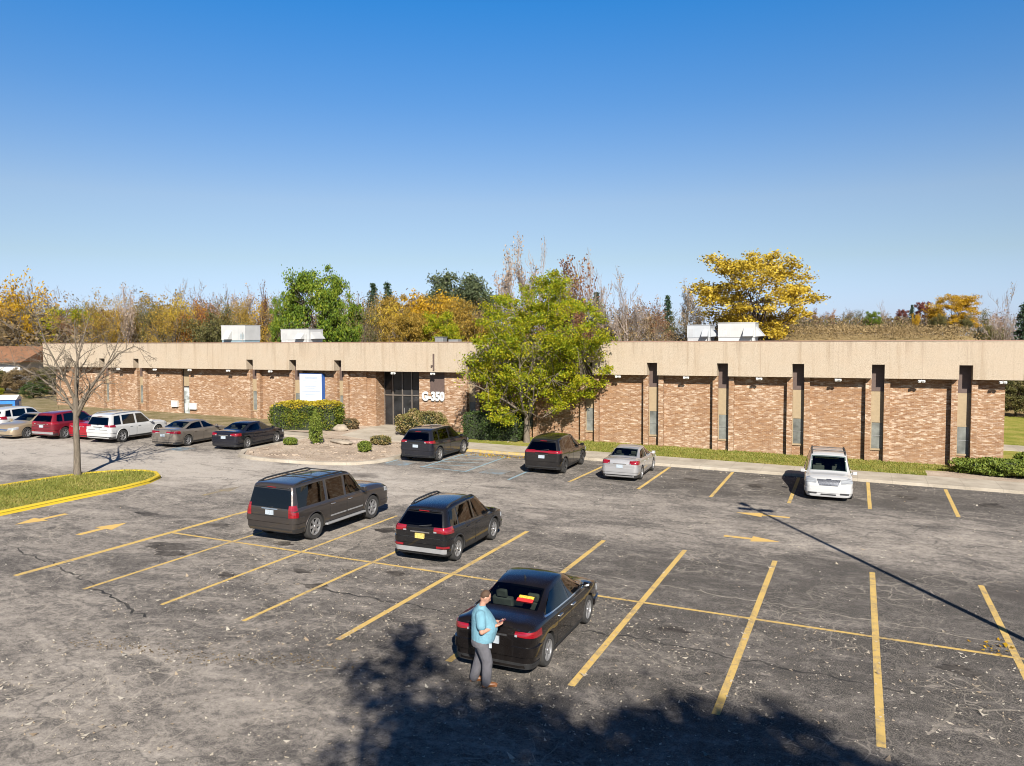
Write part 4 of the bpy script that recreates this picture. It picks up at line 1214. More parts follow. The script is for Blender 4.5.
# things on and by the building
def rtu(x0, x1, y0, z0, z1, hood, label, base=(.24,.28,.29), white=(.35,.35,.345), hoodside=None):
    t = thing('rooftop_unit', label, 'rooftop unit', ((x0+x1)/2, y0, z0-.02), 0, 'rooftop air handling units')
    W_, D, H_ = x1-x0, 2.1, z1-z0
    wm = plain('unit_enamel', white, .5, var=.07, scale=1.5); bmt = plain('unit_base', base, .6)
    b = MB(); b.box(-W_/2, W_/2, 0, D, .34, H_-.05); bd = b.build('cabinet', wm, t, bevel=.02)
    b = MB(); b.box(-W_/2+.04, W_/2-.04, .04, D-.04, 0, .338); b.build('base', bmt, t)
    b = MB(); b.box(-W_/2-.03, W_/2+.03, -.03, D+.03, H_-.048, H_); b.build('lid', wm, t, bevel=.01)
    for k in (-.16, .22):
        b = MB(); b.box(W_*k-.008, W_*k+.008, -.006, -.001, .36, H_-.06); b.build('panel_seam', bmt, t)
    hx, hw = hood*W_, .26*W_
    b = MB()
    lx = -.44*W_ if hood > 0 else .30*W_
    for k in range(7): b.box(lx, lx+.14*W_+.1, -.012, -.001, .45+k*.075, .485+k*.075)
    b.build('louver', bmt, t)
    b = MB(); b.tube([(W_*.42, -.05, .02), (W_*.42, -.05, H_*.6), (W_*.42, .02, H_*.6)], .025, 6); b.build('pipe', M['alu'], t)
    # a sloped rain hood on the front face; the sun from the right throws its shadow left
    b = MB(); zt_ = H_*.72; d_ = .62
    b.add([(hx, -.002, zt_), (hx+hw, -.002, zt_), (hx+hw, -d_, .42), (hx, -d_, .42), (hx, -.002, .42), (hx+hw, -.002, .42)],
          [(0, 1, 2, 3), (0, 3, 4), (1, 5, 2), (3, 2, 5, 4), (0, 4, 5, 1)])
    b.build('rain_hood', wm, t)
    if hoodside:
        b = MB(); s_ = hoodside
        b.add([(s_*(W_/2+.003), .3, H_*.8), (s_*(W_/2+.003), 1.7, H_*.8), (s_*(W_/2+.55), 1.7, .45), (s_*(W_/2+.55), .3, .45), (s_*(W_/2+.003), .3, .4), (s_*(W_/2+.003), 1.7, .4)],
              [(0, 1, 2, 3), (0, 3, 4), (1, 5, 2), (3, 2, 5, 4), (0, 4, 5, 1)])
        b.build('rain_hood', wm, t)
    return t
rtu(-55.2, -52.35, 58, 6.72, 8.47, -.30, 'white rooftop unit on a blue-grey base, leftmost on the roof', base=(.17,.23,.26))
rtu(-48.2, -45.1, 58, 6.72, 8.05, .10, 'low white rooftop unit with a slanted hood, second from the left', base=(.35,.35,.35), hoodside=1)
rtu(-11.49, -9.85, 58, 6.75, 8.02, .18, 'small grey-white rooftop unit beside a bigger one in front of the yellow tree', base=(.3,.3,.31), white=(.31,.325,.345), hoodside=1)
rtu(-9.3, -6.75, 58, 6.75, 8.15, .20, 'bigger white rooftop unit in front of the yellow tree', base=(.4,.4,.4), hoodside=1)
t = thing('roof_vent', 'small pale vent curb half hidden by the leafy tree', 'roof vent', (-33.1, 62, 6.70))
b = MB(); b.box(-1.4, -.6, 0, .8, 0, .52); b.box(-.1, .8, .1, .9, 0, .34); b.build('curb', M['alu'], t, bevel=.02)
b = MB(); b.box(-1.45, -.55, -.05, .85, .522, .58); b.build('cap', M['alu'], t)
# sign box
t = thing('sign', 'large white sign box with blue sides above the clipped hedge', 'sign', (-37.6, YW-.02, 2.38))
b = MB(); b.box(-1.03, 1.03, -.36, 0, 0, 2.10); b.build('box', plain('blue_sign_side', (.022,.08,.28), .45, var=.1), t, bevel=.01)
b = MB(); b.box(-1.0, 1.0, -.385, -.362, .03, 2.07); b.build('face', plain('white_sign_face', (.47,.48,.50), .4, var=.02), t)
b = MB()
for z, w0, w1, h_ in [(1.72, -.5, .62, .14), (1.52, -.7, .6, .07), (1.12, -.6, .5, .06), (.98, -.45, .4, .05), (.74, -.82, .86, .08), (.50, -.5, .45, .06), (.34, -.55, .3, .05)]:
    b.box(w0, w1, -.392, -.386, z, z+h_)
b.build('lettering', plain('faint_lettering', (.30,.34,.42), .5, var=.12, scale=18), t)
def notice(x, z, label):
    t = thing('notice_box', label, 'notice box', (x, YW-.003, z), 0, 'white boxes beside the side door')
    b = MB(); b.box(-.33, .33, -.20, 0, 0, .52); b.build('box', M['white'], t, bevel=.02)
    b = MB(); b.box(-.33, .33, -.22, -.202, .47, .53); b.build('lid', M['white'], t)
notice(-51.55, 1.55, 'white wall box just left of the side door'); notice(-49.55, 1.40, 'white wall box just right of the side door')

# small blue cabin and a brown-roofed house at the far left
t = thing('donation_bin', 'blue bin with a white peaked roof and white posters near the left edge', 'bin', (-58.9, 39.3, gz(-58.9)), R(38))
t.scale = (.85, .85, .95)
b = MB(); b.box(-1.3, 1.3, -.8, .8, .08, 1.62); b.build('wall', plain('blue_bin', (.008,.12,.42), .5, var=.2), t, bevel=.01)
b = MB(); b.add([(-1.42, -.92, 1.63), (1.42, -.92, 1.63), (1.42, .92, 1.63), (-1.42, .92, 1.63), (-1.42, 0, 1.98), (1.42, 0, 1.98)], [(0, 1, 5, 4), (2, 3, 4, 5), (0, 4, 3), (1, 2, 5), (0, 3, 2, 1)]); b.build('roof', M['white'], t)
b = MB(); b.box(-1.1, -.35, -.825, -.802, .5, 1.4); b.build('poster', M['white'], t)
b = MB(); b.box(.0, 1.1, -.83, -.803, .95, 1.30); b.build('hatch', M['blackplastic'], t)
b = MB(); b.box(1.302, 1.325, .2, .6, 1.0, 1.45); b.build('poster', M['white'], t)
b = MB(); b.box(1.302, 1.32, -.6, .05, .6, .95); b.build('hatch', M['blackplastic'], t)
t = thing('low_house', 'distant low house with a brown roof and white wall at the left edge', 'house', (-96.7, 64.6, gz(-96.7)), R(23.6))
b = MB(); b.box(-15, 5.4, -5, 5, -.5, 3.3); b.build('wall', plain('white_siding', (.42,.42,.42), .7), t)
b = MB(); b.add([(-15.6, -5.8, 3.25), (6, -5.8, 3.25), (6, 5.8, 3.25), (-15.6, 5.8, 3.25), (-15.6, 0, 5.1), (6, 0, 5.1)], [(0, 1, 5, 4), (2, 3, 4, 5), (0, 4, 3), (1, 2, 5), (0, 3, 2, 1)]); b.build('roof', plain('brown_shingle', (.17,.08,.038), .9, var=.2, scale=1), t)
for x in (-9, -3, 2.5):
    b = MB(); b.box(x, x+1.3, -5.05, -5.004, 1.0, 2.2); b.build('window', M['glass'], t)

# street lamp standing just outside the frame; its shadow crosses the lot
t = thing('street_lamp', 'tall dark lot lamp with two heads, just outside the right edge of the photo', 'street lamp', (4.75, 19.3, gz(4.75)))
b = MB(); b.lathe([(0, 0), (.28, 0), (.28, .75), (.2, .8), (0, .8)], 18, 'Z'); b.build('base', M['concrete'], t, smooth=40)
b = MB(); b.tube([(0, 0, .8), (0, 0, 10.6)], [.10, .07], 12); b.build('pole', M['frame_dark'], t, smooth=60)
for ang, L_ in ((0, .62), (180, .62), (123, 1.25)):
    a_ = R(ang); dx, dy = math.cos(a_), math.sin(a_)
    b = MB(); b.tube([(0, 0, 10.5), (dx*(L_-.45), dy*(L_-.45), 10.52)], .05, 8); b.build('arm', M['frame_dark'], t)
    Mx = Matrix.Translation((dx*(L_-.2), dy*(L_-.2), 10.52)) @ Matrix.Rotation(a_, 4, 'Z')
    b = MB(); b.obox(Mx, .55, .32, .16); hd = b.build('lamp_head', M['frame_dark'], t, bevel=.03)
    b = MB(); b.obox(Mx @ Matrix.Translation((0, 0, -.088)), .42, .24, .012); b.build('lens', M['clearlens'], hd)
# ================================================================== vegetation
def leaf_object(name, pts, size, mat, parent=None, seed=0, flat=.0, aspect=.6, jit=.35):
    """one mesh of small folded leaf faces at the given points"""
    rg = np.random.default_rng(seed)
    P = np.asarray(pts, float); n = len(P)
    if n == 0: return None
    a = rg.normal(size=(n, 3)); a[:, 2] *= (1-flat); a /= np.linalg.norm(a, axis=1)[:, None]
    b = rg.normal(size=(n, 3)); b[:, 2] *= (1-flat); b -= a*(a*b).sum(1)[:, None]; b /= np.linalg.norm(b, axis=1)[:, None]
    c = np.cross(a, b)
    s = size*(1-jit+2*jit*rg.random(n)); L = a*s[:, None]*.5; W = b*(s*aspect)[:, None]*.5; F = c*(s*.14)[:, None]
    V = np.stack([P-L, P+W*.9+F, P+L, P-W*.9+F], 1).reshape(-1, 3)
    me = bpy.data.meshes.new(name)
    me.vertices.add(4*n); me.vertices.foreach_set('co', V.ravel())
    me.loops.add(4*n); me.loops.foreach_set('vertex_index', np.arange(4*n, dtype=np.int32))
    me.polygons.add(n); me.polygons.foreach_set('loop_start', np.arange(0, 4*n, 4, dtype=np.int32)); me.polygons.foreach_set('loop_total', np.full(n, 4, np.int32))
    me.materials.append(mat); me.update(calc_edges=True)
    return link(name, me, parent)

def tubes_mesh(name, branches, mat, parent=None):
    mb = MB()
    for pts, rads, n in branches: mb.tube(pts, rads, n, cap=False)
    me = mb.mesh(name, mat); shade(me, 80)
    return link(name, me, parent)

def rvec(r): 
    while True:
        v = Vector((r.uniform(-1,1), r.uniform(-1,1), r.uniform(-1,1)))
        if .05 < v.length < 1: return v.normalized()

def grow(r, H, tr, trunk_h, levels=3, nmain=6, spread=.9, up=.35, len0=.55, kids=(5, 5, 4), bend=.25, ratio=.55, minr=.012, lean=.05, leader=True):
    """returns (branches, tips): tips are (point, level) samples along the outer twigs"""
    br = []; tips = []
    def limb(p, d, L, rad, lev):
        n = 5 if lev < 2 else 4 if lev == 2 else 3
        pts = [p.copy()]; rads = [rad]; q = p.copy(); dd = d.copy()
        for i in range(n):
            dd = (dd + rvec(r)*bend + Vector((0,0,up*.30))).normalized()
            q = q + dd*(L/n); pts.append(q.copy()); rads.append(max(minr*.6, rad*(1-.80*(i+1)/n)))
        br.append((pts, rads, 7 if lev == 0 else 5 if lev == 1 else 3))
        if lev >= levels:
            for k in range(1, len(pts)): tips.append((pts[k], lev))
            return
        nk = kids[min(lev, len(kids)-1)]
        for k in range(nk):
            t = .30 + .70*(k+r.random()*.8)/nk; t = min(t, .98)
            i = min(int(t*n), n-1); u = t*n-i
            b = pts[i].lerp(pts[i+1], u); rb = rads[i]+(rads[i+1]-rads[i])*u
            ax = (pts[i+1]-pts[i]).normalized(); side = rvec(r); side = (side - ax*side.dot(ax)).normalized()
            nd = (ax*.75 + side*(.55+.5*r.random())*spread + Vector((0,0,up*.4))).normalized()
            limb(b, nd, L*ratio*(.75+.5*r.random())*(1.15-.45*t), max(minr, rb*.62), lev+1)
        tips.append((pts[-1], lev))
    # trunk
    tp = [Vector((0,0,-.15))]; trr = [tr*1.35]; q = Vector((0,0,0)); d = Vector((r.uniform(-lean,lean), r.uniform(-lean,lean), 1)).normalized()
    nseg = 5
    tp.append(Vector((0,0,.15))); trr.append(tr*1.05)
    for i in range(nseg):
        d = (d + rvec(r)*.06).normalized(); q = tp[-1] + d*((trunk_h-.15)/nseg); tp.append(q); trr.append(tr*(1-.22*(i+1)/nseg))
    top = tp[-1]; rt = trr[-1]
    br.append((tp, trr, 10))
    off = r.random()*6.28
    for k in range(nmain):
        a = off + 2*PI*k/nmain + r.uniform(-.35,.35)
        t = r.uniform(.62, 1.0) if k else 1.0
        i = min(int(t*(len(tp)-1)), len(tp)-2); u = t*(len(tp)-1)-i
        b = tp[i].lerp(tp[i+1], u)
        out = spread*(.55+.6*r.random())
        nd = Vector((math.cos(a)*out, math.sin(a)*out, .75+.5*r.random())).normalized()
        if leader and k == 0: nd = Vector((r.uniform(-.15,.15), r.uniform(-.15,.15), 1)).normalized()
        limb(b, nd, (H-trunk_h)*len0*(.85+.4*r.random())*(1.25 if (leader and k == 0) else 1), rt*(.62 if k else .8), 1)
    return br, tips

def scatter(r, tips, per, sig, levmin=0, droop=.0):
    out = []
    for p, lev in tips:
        if lev < levmin: continue
        for _ in range(per):
            out.append((p.x+r.gauss(0, sig), p.y+r.gauss(0, sig), p.z+r.gauss(0, sig*.8)-abs(r.gauss(0, droop))))
    return out

LM = {}
LM['lime'] = leafmat('lime_leaves', [(0, (.065,.105,.010)), (.26, (.165,.23,.012)), (.50, (.30,.33,.014)), (.78, (.45,.39,.020)), (1, (.54,.42,.035))], .52)
LM['green'] = leafmat('green_leaves', [(0, (.03,.065,.012)), (.35, (.075,.135,.014)), (.65, (.16,.215,.018)), (1, (.29,.29,.025))], .35, .35)
LM['gold'] = leafmat('golden_leaves', [(0, (.16,.125,.02)), (.3, (.36,.255,.025)), (.6, (.52,.37,.035)), (1, (.62,.47,.09))], .40, .3)
LM['yellow'] = leafmat('yellow_leaves', [(0, (.17,.11,.012)), (.35, (.38,.22,.014)), (.7, (.52,.32,.02)), (1, (.58,.42,.05))], .40, .3)
LM['amber'] = leafmat('amber_leaves', [(0, (.11,.085,.022)), (.3, (.22,.155,.028)), (.6, (.34,.215,.034)), (1, (.44,.31,.07))], .40, .22)
LM['orange'] = leafmat('orange_leaves', [(0, (.14,.06,.015)), (.4, (.34,.13,.02)), (.75, (.45,.22,.03)), (1, (.48,.30,.07))], .40, .3)
LM['russet'] = leafmat('russet_leaves', [(0, (.06,.03,.02)), (.35, (.15,.065,.035)), (.7, (.23,.12,.06)), (1, (.33,.21,.11))], .3, .25)
LM['red'] = leafmat('dark_red_leaves', [(0, (.05,.018,.016)), (.5, (.14,.035,.028)), (1, (.24,.09,.05))], .3, .3)
LM['brown'] = leafmat('brown_leaves', [(0, (.055,.042,.024)), (.35, (.13,.095,.05)), (.65, (.22,.155,.075)), (1, (.34,.25,.12))], .3, .22)
LM['olive'] = leafmat('olive_leaves', [(0, (.030,.034,.014)), (.35, (.075,.078,.026)), (.65, (.14,.125,.042)), (1, (.24,.19,.06))], .3, .25)
LM['straw'] = leafmat('straw_blades', [(0, (.12,.085,.035)), (.5, (.24,.17,.08)), (1, (.36,.27,.14))], .3, .2)
LM['pale'] = leafmat('pale_dry_leaves', [(0, (.20,.14,.09)), (.5, (.34,.25,.18)), (1, (.46,.36,.26))], .3, .3)
LM['needle'] = leafmat('dark_needles', [(0, (.012,.028,.016)), (.5, (.028,.055,.028)), (1, (.06,.085,.04))], .15, .5)
LM['pine'] = leafmat('pine_needles', [(0, (.03,.045,.022)), (.5, (.065,.085,.038)), (1, (.12,.13,.06))], .15, .5)
LM['hedge'] = leafmat('hedge_leaves', [(0, (.028,.05,.010)), (.35, (.065,.10,.014)), (.65, (.14,.165,.018)), (1, (.30,.26,.03))], .3, 1.6)
LM['hedgetop'] = leafmat('hedge_top_leaves', [(0, (.16,.15,.015)), (.45, (.36,.29,.02)), (1, (.50,.37,.03))], .3, 1.2)
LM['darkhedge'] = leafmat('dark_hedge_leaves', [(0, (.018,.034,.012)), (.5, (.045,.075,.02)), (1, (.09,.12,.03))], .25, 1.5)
LM['juniper'] = leafmat('juniper_leaves', [(0, (.045,.07,.012)), (.45, (.11,.15,.020)), (1, (.21,.225,.04))], .2, 1.6)
LM['entr'] = leafmat('tinged_shrub_leaves', [(0, (.06,.075,.02)), (.4, (.13,.125,.035)), (.7, (.26,.19,.08)), (1, (.40,.28,.15))], .3, 1.3)

YAW = 0.4115198
camright = Vector((math.cos(YAW), math.sin(YAW), 0)); crf = Vector((-math.sin(YAW), math.cos(YAW), 0))
# ---- the leafy tree before the facade
def main_tree():
    r = random.Random(12)
    x, y = -19.2, 46.3
    t = thing('leafy_tree', 'broad green and yellow tree standing before the brick facade', 'tree', (x, y, gz(x)+.12))
    br, tips = grow(r, 10.2, .20, 2.0, levels=3, nmain=8, spread=1.0, up=.20, len0=.50, kids=(6, 6, 5), bend=.22, ratio=.56, minr=.012)
    # make the crown the uneven dome of the photograph: clusters round the outer twigs
    pts = []
    cl = []
    px_ = .0627
    for u, v, rr, n in [(545, 302, 30, 20), (508, 318, 28, 17), (572, 334, 34, 22), (498, 358, 30, 20), (540, 350, 42, 34), (582, 368, 30, 20), (512, 396, 30, 20), (556, 388, 28, 18), (490, 396, 17, 8), (580, 388, 17, 8), (500, 412, 13, 5), (556, 286, 14, 5), (598, 350, 11, 3), (482, 372, 11, 4)]:
        lx, lz, lr = (u-527)*px_, (446-v)*px_, rr*px_; ly = r.uniform(-.8, .8)
        for k in range(n):
            for sgn in ((0,) if rr < 18 else (-1, 1)):
                d = rvec(r)*lr*r.uniform(.5, 1.0)**.5
                ex = sgn*r.uniform(.2, 1.7)
                cl.append(Vector((lx+d.x, ly+d.y+ex, lz+d.z*.9)))
    cl = [Vector((camright.x*c.x+crf.x*c.y, camright.y*c.x+crf.y*c.y, c.z)) for c in cl if c.z > 1.2]
    for c in cl:
        s = r.uniform(.22, .55)
        for _ in range(int(150*s/.4)):
            pts.append((c.x+r.gauss(0, s*.62), c.y+r.gauss(0, s*.62), c.z+r.gauss(0, s*.36)-.08))
    pts += scatter(r, [q for q in tips if q[0].z > 2.4 and q[0].xy.length < 4.6 and q[0].z < 10], 4, .18, 2)
    # limbs reaching the clusters
    hubs = [b[0][-1] for b in br[1:]]
    for c in cl:
        h = min(hubs, key=lambda q: (q-c).length)
        if (h-c).length < 3.0:
            m = h.lerp(c, .5)+rvec(r)*.12; br.append(([h, m, c], [.022, .015, .008], 3))
    br = [b for b in br if max(q.z for q in b[0]) < 10.4]
    tubes_mesh('trunk', br, M['bark'], t)
    leaf_object('crown', pts, .145, LM['lime'], t, 3, aspect=.62)
main_tree()

# ---- bare tree on the grass island
def bare_island_tree():
    r = random.Random(41)
    x, y = -33.15, 25.55
    t = thing('bare_tree', 'leafless grey tree on the grass island with the yellow kerb', 'tree', (x, y, gz(x)+.11))
    br = []; 
    tr_ = [(0,0,-.1),(.0,0,.3),(.03,.0,1.2),(-.02,.02,2.2),(.06,0,3.6)]
    br.append(([Vector(p) for p in tr_], [.20,.155,.14,.128,.115], 12))
    cr = camright
    def sub(pts, rads, kids, lev, L):
        pts = [Vector(p) for p in pts]
        br.append((pts, rads, 8 if lev == 0 else 5 if lev == 1 else 4 if lev == 2 else 3))
        if lev >= 3: return
        n = len(pts)-1
        for k in range(kids):
            u = .22+.76*(k+.5*r.random())/kids; i = min(int(u*n), n-1); w = u*n-i
            b = pts[i].lerp(pts[i+1], w); rad = (rads[i]+(rads[i+1]-rads[i])*w)*.6
            ax = (pts[i+1]-pts[i]).normalized(); sd = rvec(r); sd = (sd-ax*sd.dot(ax)).normalized()
            d = (ax*.6+sd*.85+Vector((0,0,.12))).normalized(); l = L*(.5+.5*r.random())*(1.1-.5*u)
            q = [b]; 
            for s in range(3):
                d = (d+rvec(r)*.30+Vector((0,0,.05))).normalized(); q.append(q[-1]+d*l/3)
            sub(q, [max(.006, rad*(1-.27*s)) for s in range(4)], 4 if lev < 1 else 3, lev+1, l*.62)
    def P(a, b, z): return (cr.x*a+crf.x*b, cr.y*a+crf.y*b, z)
    F = [
     [P(.06,0,3.5), P(.10,-.1,4.2), P(.20,-.2,5.0), P(.50,-.3,5.9), P(.72,-.2,6.8), P(.85,0,7.5)],
     [P(.05,0,2.9), P(.45,.1,3.7), P(1.1,.2,4.7), P(1.9,.3,5.6), P(2.6,.4,5.95), P(3.4,.3,5.6)],
     [P(.0,0,3.4), P(-.40,.1,4.3), P(-.95,.2,5.2), P(-1.45,.3,6.1), P(-1.65,.2,7.0), P(-1.8,.1,7.7)],
     [P(.0,0,3.0), P(-.6,-.2,3.8), P(-1.4,-.4,4.6), P(-2.3,-.5,5.1), P(-3.2,-.4,5.2)],
     [P(.06,0,3.6), P(.05,.2,4.4), P(-.1,.5,5.3), P(-.3,.7,6.3), P(-.35,.8,7.2)],
     [P(.08,0,2.7), P(.55,-.3,3.3), P(1.1,-.7,3.9), P(1.8,-1.0,4.3), P(2.6,-1.2,4.3)],
     [P(-.02,0,2.8), P(-.5,.4,3.3), P(-1.0,.9,3.8), P(-1.7,1.3,4.3)],
     [P(.05,0,3.2), P(.5,.5,4.0), P(.9,1.0,4.9), P(1.3,1.3,5.9), P(1.5,1.4,6.6)],
     [P(.03,0,3.5), P(-.15,-.4,4.3), P(-.6,-.9,5.0), P(-.8,-1.2,5.9)],
    ]
    for f in F:
        n = len(f); sub(f, [.066*(1-.85*i/(n-1)) for i in range(n)], 10, 0, 1.8)
    tubes_mesh('trunk', br, M['bark'], t)
bare_island_tree()

# ---- hedges and shrubs
def clipped(name, label, cat, loc, rz, sx, sy, sz, mat, n, size, topmat=None, seed=1, rnd=.25, group=None, lumpy=0):
    r = random.Random(seed); t = thing(name, label, cat, (loc[0], loc[1], gz(loc[0])+.12), R(rz), group)
    c = MB(); c.ell((0, 0, sz*.46), sx*.46, sy*.44, sz*.44, 16, 8)
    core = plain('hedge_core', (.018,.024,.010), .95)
    pts = []; tops = []
    while len(pts)+len(tops) < n:
        # points in a shell of a superellipsoid with lumps
        v = rvec(r); k = (abs(v.x)**6+abs(v.y)**6+abs(v.z)**6)**(-1/6.) if rnd < .5 else (abs(v.x)**2.6+abs(v.y)**2.6+abs(v.z)**2.6)**(-1/2.6)
        lump = 1+.045*math.sin(v.x*9+seed)+.04*math.sin(v.y*11+v.z*7)
        q = r.uniform(.80, 1.02)*k*(lump if not lumpy else 1+lumpy*(math.sin(v.x*4.1+seed)*math.cos(v.y*5.3+2*seed)+.6*math.sin(v.x*9+v.z*5)))
        p = (v.x*q*sx/2, v.y*q*sy/2, sz/2+v.z*q*sz/2)
        if p[2] < .02: continue
        if 'conical' in name: kk = 1-.62*max(0, p[2]/sz-.15); p = (p[0]*kk, p[1]*kk, p[2])
        if topmat and p[2] > sz*(.82+.06*math.sin(p[0]*3)): tops.append(p)
        else: pts.append(p)
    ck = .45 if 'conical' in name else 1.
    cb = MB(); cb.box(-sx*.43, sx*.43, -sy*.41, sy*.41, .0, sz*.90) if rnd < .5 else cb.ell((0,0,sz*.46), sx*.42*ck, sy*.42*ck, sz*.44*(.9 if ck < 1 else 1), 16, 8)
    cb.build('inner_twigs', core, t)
    leaf_object('foliage', pts, size, mat, t, seed)
    if topmat: leaf_object('top_foliage', tops, size, topmat, t, seed+5)
    return t
clipped('clipped_hedge', 'big clipped hedge with a yellow top below the white sign', 'hedge', (-35.4, 45.3), 20, 4.9, 2.3, 1.95, LM['hedge'], 15000, .13, LM['hedgetop'], 4)
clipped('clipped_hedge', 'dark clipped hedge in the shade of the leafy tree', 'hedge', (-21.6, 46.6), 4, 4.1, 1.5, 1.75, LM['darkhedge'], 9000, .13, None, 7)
clipped('shrub', 'rounded shrub with reddish tips beside the entrance', 'shrub', (-26.5, 45.7), 10, 3.3, 1.9, 1.65, LM['entr'], 6500, .13, None, 9, rnd=.8, lumpy=.14)
clipped('shrub', 'low tan-green shrub at the corner of the entrance walk behind the blue-black SUV', 'shrub', (-24.55, 43.6), 0, 1.4, 1.1, .95, LM['entr'], 1600, .11, None, 10, rnd=.8, lumpy=.14)
clipped('conical_shrub', 'narrow upright green shrub in the gravel bed', 'shrub', (-30.15, 39.3), 0, .80, .80, 1.95, LM['juniper'], 2600, .11, None, 11, rnd=.8, lumpy=.14)
clipped('shrub', 'small round green shrub at the left end of the gravel bed', 'shrub', (-31.25, 38.3), 0, .80, .70, .42, LM['juniper'], 1500, .09, None, 13, rnd=.8)
clipped('shrub', 'small round green shrub at the right end of the gravel bed', 'shrub', (-25.75, 38.0), 0, .72, .72, .62, LM['juniper'], 1500, .09, None, 14, rnd=.8)
clipped('grass_clump', 'dry tan clump near the walk in the gravel bed', 'plant', (-26.6, 41.0), 0, 1.3, .9, .55, LM['entr'], 1100, .10, None, 15, rnd=.8)
clipped('shrub', 'low straggly shrub by the hedge at the end of the wall', 'shrub', (-32.9, 46.6), 0, 1.6, 1.0, .75, LM['brown'], 1200, .12, None, 16, rnd=.8)
clipped('juniper_shrub', 'spreading low juniper at the right end of the building', 'shrub', (6.9, 46.6), -6, 4.6, 2.2, .78, LM['juniper'], 10000, .14, None, 17, rnd=.8, lumpy=.2)
clipped('juniper_shrub', 'small dark juniper beyond the corner of the building', 'shrub', (9.2, 52.3), 0, 2.2, 1.4, .6, LM['juniper'], 2200, .13, None, 18, rnd=.8)

def stone(label, loc, s, rz, seed):
    r = random.Random(seed); b = MB(); b.ell((0, 0, s[2]*.35), s[0]/2, s[1]/2, s[2]/2, 12, 7)
    b.v = [(x*(1+r.uniform(-.16,.16)), y*(1+r.uniform(-.16,.16)), z*(1+r.uniform(-.12,.12))) for x, y, z in b.v]
    o = b.build('boulder', plain('pale_stone', (.24,.20,.155), .9, var=.25, scale=3, bump=.4), None, smooth=45)
    o.location = (loc[0], loc[1], gz(loc[0])+.10); o.rotation_euler = (0, 0, R(rz)); tag(o, label, 'boulder', 'stones in the planting bed')
stone('long flat pale stone lying in the gravel bed', (-28.9, 40.2), (2.2, .7, .30), -18, 1)
stone('rounded pale boulder at the end of the clipped hedge', (-32.7, 45.4), (1.1, .8, .55), 10, 2)
t = thing('log', 'weathered log lying in the gravel bed by the walk', 'log', (-27.5, 40.9, gz(-27.5)+.2), R(24))
b = MB(); b.tube([(-1.1, 0, 0), (-.3, .05, .03), (.5, -.03, 0), (1.2, .02, .02)], [.16, .15, .14, .12], 10); b.build('trunk', M['bark_pale'], t, smooth=60)

